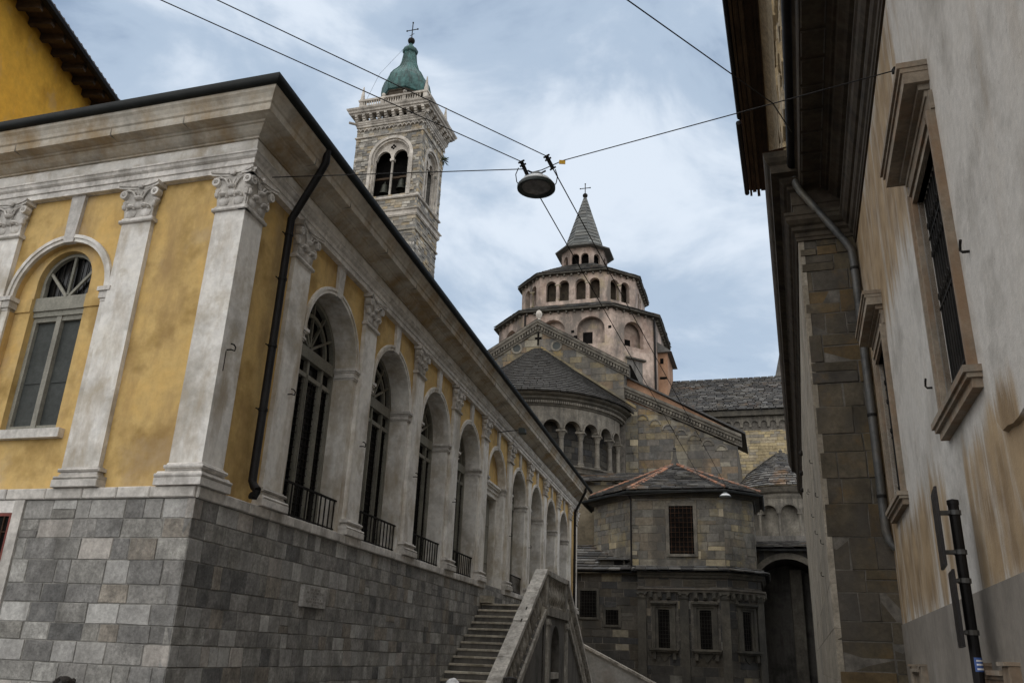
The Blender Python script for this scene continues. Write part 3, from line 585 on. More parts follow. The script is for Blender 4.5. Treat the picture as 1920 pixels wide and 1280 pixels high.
def impost(mb, M, a, s, o1, depth):
    """moulded impost block at a jamb edge a; s=+1: opening lies to +a"""
    for e_, z0, z1 in ((.0, ZI-.2, ZI-.17), (.018, ZI-.17, ZI-.14), (.0, ZI-.14, ZI-.075), (.022, ZI-.075, ZI-.05), (.045, ZI-.05, ZI)):
        x0, x1 = (a-.16, a+e_+.004) if s > 0 else (a-e_-.004, a+.16)
        mb.box(M, x0, x1, -depth, o1+e_, z0, z1)
def tall_window(cx):
    WO = -WD; r = RAD-.01; zb = ZL-.03; W = .045
    m = MB()
    m.ring(M1, cx, ZI-.02, r-.075, r, WO-.05, WO+.03, 18)
    m.box(M1, cx-r, cx-r+.055, WO-.05, WO+.03, zb, ZI-.02); m.box(M1, cx+r-.055, cx+r, WO-.05, WO+.03, zb, ZI-.02)
    m.box(M1, cx-r+.07, cx+r-.07, WO-.05, WO+.05, ZI-.17, ZI+.02)
    m.box(M1, cx-r+.07, cx+r-.07, WO-.05, WO+.025, ZI-.46, ZI-.39)
    for u in (-1, 0, 1):
        a = cx+u*.5; m.box(M1, a-.032, a+.032, WO-.05, WO+.028, zb, ZI-.171); m.box(M1, a-.012, a+.012, WO+.028, WO+.045, zb, ZI-.4)
    for x0, x1 in ((-.85, -.535), (-.465, -.035), (.035, .465), (.535, .85)):
        m.box(M1, cx+x0, cx+x0+.025, WO-.04, WO+.015, zb, ZI-.46); m.box(M1, cx+x1-.025, cx+x1, WO-.04, WO+.015, zb, ZI-.46)
    # fanlight
    m.ring(M1, cx, ZI+.02, .54, .6, WO-.03, WO+.02, 18)
    for k in range(1, 6):
        t = math.pi*k/6; c, s_ = math.cos(t), math.sin(t)
        for r0, r1 in ((.05, .55), (.59, r-.07)):
            if r0 > .3 and k % 2 == 0 and k != 3: pass
            p0 = (cx+r0*c, ZI+.02+r0*s_); p1 = (cx+r1*c, ZI+.02+r1*s_); wx, wz = -s_*.018, c*.018
            m.add([M1(p0[0]-wx, WO-.03, p0[1]-wz), M1(p0[0]+wx, WO-.03, p0[1]+wz), M1(p1[0]+wx, WO-.03, p1[1]+wz), M1(p1[0]-wx, WO-.03, p1[1]-wz), M1(p0[0]-wx, WO+.018, p0[1]-wz), M1(p0[0]+wx, WO+.018, p0[1]+wz), M1(p1[0]+wx, WO+.018, p1[1]+wz), M1(p1[0]-wx, WO+.018, p1[1]-wz)], [(4, 5, 6, 7), (0, 1, 5, 4), (1, 2, 6, 5), (2, 3, 7, 6), (3, 0, 4, 7)])
    win = m.build('window', 'grey_wood', FB)
    m = MB(); ap = [(cx-r*math.cos(math.pi*i/16), ZI+r*math.sin(math.pi*i/16)) for i in range(17)]
    m.add([M1(x, WO-.06, z) for x, z in [(cx-r, zb), *ap, (cx+r, zb)]], [tuple(range(19))]); m.build('pane', 'window_glass', win)
    m = MB()
    for c0, h, nb in ((cx-.69, .14, 3), (cx-.25, .19, 4), (cx+.25, .19, 4), (cx+.69, .14, 3)):
        for i in range(nb): a = c0-h+2*h*(i+.5)/nb; m.box(M1, a-.006, a+.006, WO-.02, WO-.008, zb, ZI-.46)
        z = zb+.05
        while z < ZI-.48: m.box(M1, c0-h, c0+h, WO-.022, WO-.01, z-.005, z+.005); z += .115
    m.build('grille', 'iron', win)
    return win
def railing(cx):
    m = MB(); r = RAD+.03; o = -.13
    m.box(M1, cx-r, cx+r, o-.022, o+.022, ZL+.5, ZL+.525); m.box(M1, cx-r, cx+r, o-.012, o+.012, ZL+.055, ZL+.075)
    for i in range(12):
        a = cx-r+2*r*(i+.5)/12; m.box(M1, a-.009, a+.009, o-.009, o+.009, ZL-.02, ZL+.5)
    m.build('railing', 'iron', FB)
for i in range(9):
    a0, a1 = PC[i]+.2, PC[i+1]-.2; cx = (PC[i]+PC[i+1])/2
    m = MB(); m.arch(M1, a0, a1, cx, RAD, ZI, ZA+.02, YO, 0, 18); m.build('spandrel', 'ochre_render', FB)
    ar = MB(); ar.ring(M1, cx, ZI, RAD-.003, RAD+.055, YO-.03, YO+.03, 20); ar.ring(M1, cx, ZI, RAD+.055, RAD+.1, YO-.03, YO+.045, 20); arc = ar.build('archivolt', 'pale_plaster', FB)
    m = MB(); keystone(m, M1, cx, RAD, ZI, -.015); m.build('keystone', 'marble_trim', arc)
    for s_ in (-1, 1):
        m = MB(); impost(m, M1, cx+s_*RAD, -s_, YO+.02, WD); m.build('impost', 'marble_trim', FB)
    m = MB()
    zb = ZL-.03 if i != 4 else 3.3
    m.rectwall(M1, a0, cx-RAD, zb, ZI-.1, [], YO); m.rectwall(M1, cx+RAD, a1, zb, ZI-.1, [], YO)
    m.arch(M1, a0, a1, cx, RAD, ZI, ZA, YO, WD+.1, 18, z0=zb, front=False)
    m.build('reveal', 'pale_plaster', FB)
    if i != 4:
        tall_window(cx); railing(cx)
        m = MB(); m.box(M1, cx-RAD, cx+RAD, -WD-.1, -.07, ZL-.12, ZL-.028); m.build('window_sill', 'marble_trim', FB)
    else:
        dr = RAD-.17
        m = MB(); n = 16; ap = [(cx-RAD*math.cos(math.pi*k/n), ZI+RAD*math.sin(math.pi*k/n)) for k in range(n+1)]
        m.add([M1(x, -.26, z) for x, z in ap], [tuple(range(n+1))]); m.build('tympanum', 'ochre_render', FB)
        m = MB()
        for e_, z0, z1 in ((.0, ZI-.35, ZI-.22), (.03, ZI-.22, ZI-.12), (.07, ZI-.12, ZI-.06), (.10, ZI-.06, ZI+.0)): m.box(M1, cx-RAD+.005, cx+RAD-.005, -WD, -.24+e_, z0, z1)
        m.box(M1, cx-RAD+.004, cx-dr, -WD, -.25, 3.3, ZI-.35); m.box(M1, cx+dr, cx+RAD-.004, -WD, -.25, 3.3, ZI-.35)
        dfr = m.build('door_frame', 'pale_plaster', FB)
        m = MB(); m.box(M1, cx-dr, cx+dr, -WD-.05, -WD+.02, 3.3, ZI-.35); d_ = m.build('door', 'grey_wood', FB)
        m = MB()
        for u in (-1, 1):
            for z0, z1 in ((3.42, 4.3), (4.42, 5.3), (5.42, 6.1)): m.cbox(M1, cx+u*dr*.5-dr*.38, cx+u*dr*.5+dr*.38, -WD+.01, -WD+.04, z0, z1, .02)
        m.build('door_panel', 'grey_wood', d_)
        m = MB(); m.box(M1, 12.45, 12.75, -.05, .3, 3.29, 3.46); m.box(M1, cx-RAD, cx+RAD, -WD, .02, 3.25, 3.36); m.build('door_step', 'step_stone', FB)
# short side bay: blind arch with a shuttered window
cx, RB_, z2 = 2.845, .78, 6.5
m = MB(); m.arch(M2, 1.75, 3.95, cx, RB_, z2, ZA+.02, YO, .1, 20, z0=ZL-.02); m.build('spandrel', 'ochre_render', FB)
ar = MB(); ar.ring(M2, cx, z2, RB_-.003, RB_+.05, YO-.02, YO+.03, 20); ar.ring(M2, cx, z2, RB_+.05, RB_+.1, YO-.02, YO+.05, 20); arc = ar.build('archivolt', 'pale_plaster', FB)
m = MB(); keystone(m, M2, cx, RB_, z2, -.015); m.build('keystone', 'marble_trim', arc)
for s in (-1, 1):
    m = MB(); a = cx+s*RB_
    for e_, z0, z1 in ((.0, z2-.2, z2-.16), (.02, z2-.16, z2-.06), (.045, z2-.06, z2)): m.box(M2, min(a-s*e_, a+s*.16), max(a-s*e_, a+s*.16), -.165, YO+.04+e_, z0, z1)
    m.build('impost', 'marble_trim', FB)
    m = MB(); x0, x1 = sorted((a+s*.001, a+s*.14)); m.box(M2, x0, x1, YO-.02, YO+.03, ZL, z2-.2); m.build('arch_pier', 'pale_plaster', FB)
wc, wr, wz = 2.9, .46, 6.74
m = MB(); m.arch(M2, cx-RB_-.01, cx+RB_+.01, wc, wr, wz, 7.5, -.165, .2, 16, z0=4.57); m.rectwall(M2, cx-RB_-.01, cx+RB_+.01, ZL-.02, 4.57, [], -.165); m.build('recessed_wall', 'ochre_render', FB)
for x0, x1 in ((cx-RB_, wc-wr-.001), (wc+wr+.001, cx+RB_)):
    m = MB(); m.box(M2, x0, x1, -.2, -.145, z2-.2, z2); m.build('impost_band', 'ochre_render', FB)
m = MB(); m.box(M2, wc-wr-.16, wc+wr+.16, -.3, -.07, 4.47, 4.59); m.build('window_sill', 'marble_trim', FB)
m = MB(); o = -.27
m.ring(M2, wc, wz, wr-.05, wr-.002, o-.04, o+.02, 16)
m.box(M2, wc-wr+.002, wc-wr+.06, o-.04, o+.02, 4.6, wz); m.box(M2, wc+wr-.06, wc+wr-.002, o-.04, o+.02, 4.6, wz)
m.box(M2, wc-wr, wc+wr, o-.05, o+.07, 6.32, 6.52); m.box(M2, wc-wr, wc+wr, o-.05, o+.045, 6.24, 6.32)
m.box(M2, wc-.04, wc+.04, o-.03, o+.035, 4.6, 6.24); m.box(M2, wc-wr+.06, wc+wr-.06, o-.03, o+.02, 4.6, 4.68); m.box(M2, wc-wr+.06, wc+wr-.06, o-.03, o+.02, 6.17, 6.24)
for k in (1, 2, 3):
    t = math.pi*k/4; c, s_ = math.cos(t), math.sin(t); p0 = (wc+.04*c, 6.53+.04*s_); p1 = (wc+(wr+.12)*c, 6.53+(wr+.16)*s_); wx, wz_ = -s_*.02, c*.02
    m.add([M2(p0[0]-wx, o, p0[1]-wz_), M2(p0[0]+wx, o, p0[1]+wz_), M2(p1[0]+wx, o, p1[1]+wz_), M2(p1[0]-wx, o, p1[1]-wz_), M2(p0[0]-wx, o-.03, p0[1]-wz_), M2(p0[0]+wx, o-.03, p0[1]+wz_), M2(p1[0]+wx, o-.03, p1[1]+wz_), M2(p1[0]-wx, o-.03, p1[1]-wz_)], [(0, 1, 2, 3), (0, 1, 5, 4), (2, 3, 7, 6), (1, 2, 6, 5), (3, 0, 4, 7)])
wn_ = m.build('window', 'grey_wood', FB)
for u in (-1, 1):
    x0, x1 = (wc-wr+.06, wc-.04) if u < 0 else (wc+.04, wc+wr-.06)
    m = MB(); m.box(M2, x0, x1, o-.05, o-.03, 4.68, 6.17); m.box(M2, x0+.03, x1-.03, o-.05, o-.018, 5.28, 5.31); m.build('shutter', 'shutter_panel', wn_)
m = MB(); ap = [(wc-wr*math.cos(math.pi*i/16), wz+wr*math.sin(math.pi*i/16)) for i in range(17)]; m.add([M2(x, o-.06, z) for x, z in [(wc-wr, 6.5), *ap, (wc+wr, 6.5)]], [tuple(range(19))]); m.build('pane', 'window_glass', wn_)
m = MB()
for i in range(9):
    a = wc-wr+2*wr*(i+.5)/9; m.box(M2, a-.005, a+.005, o-.05, o-.04, 6.5, 7.18)
m.build('grille', 'iron', wn_)

# ---- entablature
m = MB(); m.sweep(PATH, [(-.15, ZA), (.03, ZA), (.03, 8.085), (.05, 8.09), (.05, 8.165), (.06, 8.17), (.085, 8.19), (.10, 8.225), (.115, 8.235), (.115, 8.255), (-.15, 8.257)]); m.build('architrave', 'marble_trim', FB)
m = MB(); m.sweep(PATH, [(-.15, 8.258), (.045, 8.258), (.07, 8.3), (.08, 8.36), (.07, 8.42), (.045, 8.46), (-.15, 8.46)]); m.build('frieze', 'pale_plaster', FB, smooth=True)
m = MB(); m.sweep(PATH, [(-.15, 8.461), (.08, 8.461), (.08, 8.48), (.11, 8.49), (.16, 8.52), (.2, 8.56), (.21, 8.58), (.24, 8.585), (.25, 8.61), (.40, 8.625), (.405, 8.66), (.41, 8.72), (.43, 8.74), (.44, 8.78), (.47, 8.84), (.50, 8.875), (.51, 8.92), (-.15, 8.93)]); cor = m.build('cornice', 'cornice_stone', FB)
# vertical joints of the cornice blocks
m = MB()
for M_, LL in ((M1, L1), (M2, L2)):
    a = .9
    while a < LL-.5:
        m.box(M_, a, a+.007, .3, .413, 8.62, 8.728); m.box(M_, a, a+.007, .25, .402, 8.612, 8.624); a += random.uniform(1.0, 1.7)
m.build('cornice_joint', 'mortar', cor)
gp = [(.44+.075*math.cos(t), 9.0+.085*math.sin(t)) for t in [R(x) for x in range(-200, 21, 20)]]
gp = [(.515+.07*math.sin(R(x)), 9.0-.085*math.cos(R(x))) for x in range(-90, 91, 18)]
m = MB(); m.sweep(PATH, gp+[(.585, 9.03), (.575, 9.03), (.565, 8.99), (.515, 8.935), (.455, 8.99), (.445, 9.02)]); m.build('gutter', 'gutter_metal', FB, smooth=True)
# ---- downpipes
def downpipe(a, ztop, zbot, par=FB):
    m = MB(); pts = [M1(a-.02, .5, 8.93), M1(a-.02, .5, 8.72), M1(a, .44, 8.62), M1(a+.02, .1, 7.95), M1(a+.02, .05, 7.85), M1(a+.02, .05, zbot), M1(a+.02, .09, zbot-.07), M1(a, .15, zbot-.12)]
    m.tube(pts, .055, 10); d = m.build('downpipe', 'dark_metal', par, smooth=True)
    m = MB()
    for z in (7.6, 6.9, 5.9, 5.0):
        m.tube([M1(a+.02, .05, z-.018), M1(a+.02, .05, z+.018)], .064, 10); m.tube([M1(a-.075, .0, z), M1(a+.115, .0, z)], .009, 5)
    m.build('bracket', 'dark_metal', d)
    m = MB(); m.tube([M1(a, .15, zbot-.12), M1(a, .12, zbot-.2), M1(a-.05, .1, zbot-.19)], .05, 10); m.build('shoe', 'dark_metal', d)
downpipe(1.05, 9, 4.05); downpipe(L1-1.0, 9, 3.2)
# ---- iron hooks on the pilasters
for a, z in ((.12, 5.5), (PC[0]+.06, 5.42), (PC[1], 5.3), (PC[2], 5.33), (PC[3], 5.3), (PC[5], 5.3), (PC[6], 5.3)):
    m = MB(); m.tube([M1(a, -.02, z), M1(a, .06, z), M1(a+.05, .08, z), M1(a+.06, .08, z+.05), M1(a+.03, .07, z+.075), M1(a-.02, .06, z+.07)], .009, 6); m.build('iron_hook', 'iron', FB)
m = MB(); m.box(M1, .1, .112, .0, .006, 5.22, 5.48); m.build('rust_mark', 'rusty_iron', FB)
# small floodlight on an arm under the architrave
fl = root('floodlight', 'small floodlight on a thin arm below the arcade cornice', 'floodlight', Matrix.Translation(P0) @ Matrix.Rotation(RZ1, 4, 'Z') @ Vector((13.55, 0, 7.93)), RZ1)
m = MB(); m.tube([(0, 0, 0), (.05, -.35, .05), (.1, -.62, .07)], .013, 6); m.build('arm', 'iron', fl)
m = MB(); m.cbox(lambda a, o, z: (a, -o, z), -.02, .22, .58, .76, -.03, .11, .02); m.build('head', 'lamp_green', fl)
# stone plaque with worn lettering
pq = root('stone_plaque', 'small pale inscribed stone plaque set in the grey base wall', 'plaque', Matrix.Translation(P0) @ Matrix.Rotation(RZ1, 4, 'Z') @ Vector((3.23, 0, 2.63)), RZ1)
m = MB(); m.cbox(M1, -.38, .38, -.1, .05, 0, .3, .006); m.build('slab', 'plaque_stone', pq)
m = MB()
for z, x0, x1 in ((.245, -.17, .12), (.2, -.26, .24), (.155, -.05, .05), (.115, -.2, .2), (.075, -.27, .28), (.035, -.08, .1)):
    x = x0
    while x < x1:
        w = random.uniform(.012, .03)
        k = random.random()
        m.box(M1, x, x+.006, .05, .0515, z-.014, z+.014)
        if k < .6: m.box(M1, x, x+w, .05, .0515, z+.009, z+.014)
        if k > .3: m.box(M1, x, x+w, .05, .0515, z-.014, z-.009)
        if k > .5: m.box(M1, x+w-.006, x+w, .05, .0513, z-.012, z+.012)
        x += w+random.choice((.012, .012, .03))
m.build('lettering', 'engraving', pq)

# ================================================================== THE STONE STAIRCASE
SR = root('stone_staircase', 'double stone staircase with balustrade rising to the arcade door', 'staircase', P0, RZ1)
S_TOP, RISE, TREAD, NST, SW = 12.55, .155, .27, 21, 1.22
for k in range(NST):
    z1 = 3.28-RISE*k; a = S_TOP-TREAD*k
    m = MB(); m.box(M1, a+.045, a+TREAD+.08, .02, SW, z1-RISE, z1-.045); st_ = m.build('step', 'grey_render', SR)  # dark risers under pale treads: step shading put into the colours
    m = MB(); m.cbox(lambda x, o, z: M1(x, z, o), a, a+TREAD+.03, z1-.045, z1, .015, SW+.005, .01); m.build('tread', 'step_stone', st_)
LA0, LA1, OO = 12.6, 16.7, 1.25
m = MB(); m.box(M1, LA0+.27, LA1, .02, 1.49, 2.95, 3.275); m.build('landing', 'step_stone', SR)
for k in range(NST):
    z1 = 3.12-RISE*k; a = LA1+TREAD*k
    m = MB(); m.box(M1, a, a+TREAD, .02, SW, z1-RISE, z1); m.build('step', 'step_stone', SR)
# outer wall under flights and landing, with an arched niche
m = MB()
def sl(a): return min(3.2, 3.2-(13.2-a)*RISE/TREAD) if a < 13.2 else (3.2 if a < LA1 else 3.2-(a-LA1)*RISE/TREAD)
A_ = [(13.2-5.6, 0), (13.2, 0), (13.2, 3.2), ]
for (o_in, o_out) in ((1.24, 1.47),):
    vs = []; prof = [(7.65, 0), (13.2, 0), (13.2, 3.17), (7.68, .02)]
    m.add([M1(a, o, z) for o in (o_in, o_out) for a, z in prof], [(3, 2, 1, 0), (4, 5, 6, 7), (0, 1, 5, 4), (1, 2, 6, 5), (2, 3, 7, 6), (3, 0, 4, 7)])
    prof = [(LA1, 0), (LA1+5.6, 0), (LA1+5.58, .02), (LA1, 3.17)]
    m.add([M1(a, o, z) for o in (o_in, o_out) for a, z in prof], [(3, 2, 1, 0), (4, 5, 6, 7), (0, 1, 5, 4), (1, 2, 6, 5), (2, 3, 7, 6), (3, 0, 4, 7)])
m.arch(M1, 13.2, LA1, 14.85, .62, 2.25, 3.17, 1.5, .5, 14, z0=.0, front=True)
m.build('side_wall', 'grey_render', SR)
m = MB(); m.box(M1, 13.4, LA1, 1.0, 1.05, 0, 3.0); m.build('niche_back', 'grey_render', SR)
m = MB(); m.box(M1, 14.24, 15.46, 1.1, 1.49, 1.55, 1.7); m.build('niche_shelf', 'balustrade_stone', SR)
for a in (13.62, 16.4):
    m = MB(); m.box(M1, a-.17, a+.17, 1.4, 1.55, 0, 2.85); m.box(M1, a-.21, a+.21, 1.4, 1.58, 2.85, 2.92); m.box(M1, a-.19, a+.19, 1.4, 1.56, 2.92, 3.0); m.build('pier', 'balustrade_stone', SR)
# string course, posts, rails, balusters
OR0, OR1 = 1.27, 1.5
def slab(a0, z0, a1, z1, th, o0, o1, name, mtl):
    m = MB(); m.add([M1(a, o, z) for o in (o0, o1) for a, z in ((a0, z0), (a1, z1), (a1, z1+th), (a0, z0+th))], [(3, 2, 1, 0), (4, 5, 6, 7), (0, 1, 5, 4), (1, 2, 6, 5), (2, 3, 7, 6), (3, 0, 4, 7)])
    return m.build(name, mtl, SR)
SLP = RISE/TREAD
slab(7.7, 3.05-(13.35-7.7)*SLP, 13.35, 3.05, .17, OR0-.02, OR1+.03, 'string_course', 'balustrade_stone')
for f0, f1 in ((7.9, 9.62), (9.64, 10.95), (10.97, 12.2), (12.22, 13.38)):
    slab(f0, 4.08-(13.38-f0)*SLP, f1-.006, 4.08-(13.38-f1)*SLP, .13, OR0-.05, OR1+.03, 'handrail', 'rail_stone')
slab(10.98, 4.08-(13.38-10.98)*SLP+.131, 11.5, 4.08-(13.38-11.5)*SLP+.131, .012, OR0-.055, OR1+.045, 'handrail_patch', 'rail_stone')
for a in (10.98, 11.48): slab(a-.05, 4.08-(13.38-a+.05)*SLP+.145, a+.05, 4.08-(13.38-a-.05)*SLP+.145, .01, 1.4, 1.43, 'iron_cramp', 'iron')
slab(LA1, 3.05, LA1+5.6, 3.05-5.6*SLP, .17, OR0-.02, OR1+.03, 'string_course', 'balustrade_stone')
slab(LA1-.02, 4.06, LA1+5.4, 4.06-5.42*SLP, .13, OR0-.05, OR1+.04, 'handrail', 'rail_stone')
slab(13.38, 3.08, 16.7, 3.08, .2, OR0, OR1+.06, 'string_course', 'balustrade_stone')
slab(13.78, 4.07, 16.3, 4.07, .13, OR0-.03, OR1+.03, 'handrail', 'rail_stone')
for a in (13.58, 16.5):
    m = MB(); m.box(M1, a-.17, a+.17, OR0, OR1, 3.29, 4.07); m.cbox(M1, a-.2, a+.2, OR0-.05, OR1+.05, 4.07, 4.21, .02); m.box(M1, a-.2, a+.2, OR0-.04, OR1+.04, 3.28, 3.4); m.build('post', 'balustrade_stone', SR)
bprof = [(.055, 0), (.06, .02), (.06, .06), (.04, .075), (.035, .1), (.05, .16), (.085, .25), (.09, .32), (.075, .4), (.045, .52), (.032, .62), (.035, .66), (.05, .68), (.055, .7), (.055, .75)]
bprof = [(r*1.25, z) for r, z in bprof]
m = MB(); m.lathe((0, 0, 0), bprof, 12); bal = m.build('baluster', 'balustrade_stone', SR, smooth=True, loc=M1(13.1, 1.4, 3.07))
a = 12.82
while a > 8.0:
    inst(bal, SR, M1(a, 1.4, 3.2-(13.35-a)*SLP), scale=(1, 1, 1.17)); a -= .285
for k in range(8): inst(bal, SR, M1(14.0+k*.3, 1.4, 3.29), scale=(1, 1, 1.04))
for k in range(18): inst(bal, SR, M1(LA1+.3+k*.285, 1.4, 3.2-(.3+k*.285)*SLP), scale=(1, 1, 1.17))

# ================================================================== THE PLASTERED BUILDING ON THE RIGHT
Q0 = Vector((3.69986, 6.04732, 0)); A3 = 19.05; RZ3 = R(90-A3)
W3 = Matrix.Translation(Q0) @ Matrix.Rotation(RZ3, 4, 'Z')
RB = root('plastered_building', 'stained grey plaster building with barred stone-framed windows and a deep cornice', 'building', Q0, RZ3)
M3 = lambda s, o, z: (s, o, z)
WINS = [(.45, 1.82), (5.85, 7.2)]; ZW0, ZW1 = 4.42, 6.8
hs = [(a, b, ZW0, ZW1) for a, b in WINS]; lw = [(.72, 1.58, .9, 1.86), (6.02, 6.88, .9, 1.86)]
m = MB(); m.rectwall(M3, -9, 8.32, 2.7, 9.75, hs, 0, .4); m.build('wall', 'right_plaster', RB)
m = MB(); m.rectwall(M3, -9, 8.32, 0, 2.78, lw, .018, .35); m.box(M3, -9, 8.32, .001, .0175, 2.74, 2.781); m.build('dado', 'dado_plaster', RB)
m = MB(); m.box(M3, -9, 8.3, -1.4, -.5, 0, 11.0); m.build('inner_wall', 'interior_dark', RB)
# crumbling raised band of old plaster
m = MB(); k = 10; top = [(-.1-1.6*i/k, 4.40) for i in range(k+1)]; bot = [(-.1-1.6*i/k, 3.72+random.uniform(-.03, .03)+(.12 if i == 0 else 0)) for i in range(k+1)]
for i in range(k):
    (x0, t0), (x1, t1), (_, b0), (_, b1) = top[i], top[i+1], bot[i], bot[i+1]
    m.add([M3(x0, -.01, b0), M3(x1, -.01, b1), M3(x1, -.01, t1), M3(x0, -.01, t0), M3(x0, .035, b0+.02), M3(x1, .035, b1+.02), M3(x1, .035, t1), M3(x0, .035, t0)], [(4, 5, 6, 7), (0, 1, 5, 4), (2, 3, 7, 6), (3, 0, 4, 7), (1, 2, 6, 5)])
m.build('raised_band', 'right_plaster', RB)
for (a, b) in WINS:
    c = (a+b)/2; m = MB(); F_ = .14
    for (x0, x1) in ((a-F_, a), (b, b+F_)):
        m.box(M3, x0, x1, -.06, .05, ZW0, ZW1+F_); m.box(M3, x0+(.0 if x0 < a-.1 else F_-.06), x0+(.06 if x0 < a-.1 else F_), .05, .075, ZW0, ZW1+F_)
    m.box(M3, a+.001, b-.001, -.06, .048, ZW1, ZW1+F_); m.box(M3, a+.0, b, .048, .073, ZW1+F_-.06, ZW1+F_)
    fr = m.build('window_frame', 'window_stone', RB)
    m = MB(); m.box(M3, a-F_-.02, b+F_+.02, -.02, .035, ZW1+F_+.002, ZW1+F_+.2); m.build('frieze_panel', 'window_stone', fr)
    m = MB()
    for e_, z0, z1 in ((.0, .2, .27), (.05, .27, .33), (.17, .33, .45), (.19, .45, .5), (.215, .5, .56)):
        m.box(M3, a-.06-e_*.4, b+F_+.1+e_*1.1, -.02, .05+e_, ZW1+F_+z0, ZW1+F_+z1)
    m.build('hood', 'window_stone', fr)
    m = MB(); m.box(M3, a-F_-.12, b+F_+.12, -.06, .14, ZW0-.06, ZW0-.001); m.box(M3, a-F_-.1, b+F_+.1, -.06, .115, ZW0-.1, ZW0-.06); m.box(M3, a-F_-.07, b+F_+.07, -.06, .08, ZW0-.18, ZW0-.1); m.build('window_sill', 'window_stone', fr)
    m = MB()
    for i in range(12): x = a+(b-a)*(i+.5)/12; m.tube([M3(x, -.07, ZW0), M3(x, -.07, ZW1)], .014, 6)
    for z in (4.75, 5.55, 6.35): m.box(M3, a, b, -.08, -.055, z-.012, z+.012)
    for z in (6.1, 6.42, 5.62):
        for i in range(8):
            x = a+(b-a)*(i+1)/9; m.tube([M3(x+.05*math.cos(t)*(1-t/9), -.045, z+.06*math.sin(t)*(1-t/9)) for t in [q*.7 for q in range(9)]], .009, 5)
    m.build('window_bars', 'iron', fr)
    m = MB(); m.box(M3, a-.02, b+.02, -.3, -.26, ZW0-.02, ZW1+.02); m.build('dark_pane', 'interior_dark', fr)
for (a, b, z0, z1) in lw:
    m = MB(); F_ = .2; T = 2.19
    for x0, x1 in ((a-F_, a), (b, b+F_)):
        m.box(M3, x0, x1, -.05, .075, .8, z1); m.cbox(M3, x0-.02, x1+.02, -.05, .10, z1-.0, T-.03, .01)
    m.box(M3, a+.022, b-.022, -.05, .06, z1, T-.13); m.box(M3, a+.022, b-.022, -.05, .085, T-.128, T-.1); m.box(M3, a+.022, b-.022, -.05, .12, T-.098, T-.06)
    for x0, x1 in ((a-F_, a), (b, b+F_)): m.box(M3, x0-.03, x1+.03, -.05, .13, T-.028, T)
    fr = m.build('window_frame', 'window_stone', RB)
    m = MB(); bars(m, M3, a, b, z0, z1, -.1, 6, 5, .012); m.build('window_bars', 'iron', fr)
    m = MB(); m.box(M3, a-.02, b+.02, -.4, -.36, z0-.02, z1+.02); m.build('dark_pane', 'window_glass', fr)
# entablature and gutter of the recessed part
EP = [(8.28, 0), (-9, 0)]
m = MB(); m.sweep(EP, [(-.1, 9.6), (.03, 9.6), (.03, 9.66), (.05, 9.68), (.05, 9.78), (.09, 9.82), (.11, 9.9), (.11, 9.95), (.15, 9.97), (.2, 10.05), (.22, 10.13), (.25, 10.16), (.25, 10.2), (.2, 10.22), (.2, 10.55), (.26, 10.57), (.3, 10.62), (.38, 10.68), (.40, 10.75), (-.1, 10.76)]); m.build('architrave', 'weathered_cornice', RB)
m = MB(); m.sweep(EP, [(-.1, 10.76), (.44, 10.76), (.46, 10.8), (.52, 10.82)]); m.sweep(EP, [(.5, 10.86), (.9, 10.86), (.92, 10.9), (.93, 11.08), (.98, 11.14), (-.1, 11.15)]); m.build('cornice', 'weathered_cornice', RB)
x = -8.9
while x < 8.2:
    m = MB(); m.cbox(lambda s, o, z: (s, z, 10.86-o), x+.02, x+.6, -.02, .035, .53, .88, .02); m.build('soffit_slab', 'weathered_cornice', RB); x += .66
gp = [(1.03+.085*math.sin(R(t)), 11.22-.09*math.cos(R(t))) for t in range(-90, 91, 18)]
m = MB(); m.sweep(EP, gp+[(1.105, 11.25), (1.03, 11.14), (.955, 11.25)]); m.build('gutter', 'dark_metal', RB, smooth=True)
# upper storey of rough tan stone, plaster cove and wooden eave
m = MB(); m.box(M3, -9, 16, .1, 1.1, 11.32, 15.2); up = m.build('upper_wall', 'mortar', RB)
MU = lambda a, o, z: (a-2, 1.13+o, z)
pieces(up, 'stone', ashlar(MU, 0, 18, 11.3, 14.3, (.32, .5), (.45, .95), depth=.1, c=.03, jit=.03, gap=.02), 'tan_stone_rough', 200)
m = MB(); m.sweep([(16, 1.12), (-9, 1.12)], [(-.02, 14.3), (.03, 14.3), (.05, 14.6), (.12, 14.95), (.25, 15.2), (.27, 15.32), (-.02, 15.33)]); m.build('cove', 'tan_stone_rough', RB)
m = MB(); m.box(M3, -9, 16, .6, 2.0, 15.5, 15.54); eav = m.build('eave_boarding', 'eave_wood', RB)
for o0, o1, z0, z1 in ((1.30, 1.42, 15.36, 15.499), (1.43, 1.52, 15.42, 15.499), (1.53, 1.69, 15.45, 15.498), (1.82, 1.93, 15.43, 15.498)):
    m = MB(); m.box(M3, -9, 16.0, o0, o1, z0, z1); m.build('eave_board', 'eave_wood', eav)
m = MB(); m.box(M3, -9, 16.05, 1.72, 1.8, 15.30, 15.358); m.box(M3, -9, 16.05, 1.95, 2.01, 15.34, 15.497); m.build('fascia', 'eave_wood', eav)
m = MB(); m.tube([M3(-9, 2.06, 15.5), M3(12.2, 2.06, 15.5)], .07, 8); m.tube([M3(12.3, 2.1, 15.42), M3(16, 2.1, 15.42)], .07, 8); m.build('gutter', 'dark_metal', RB)
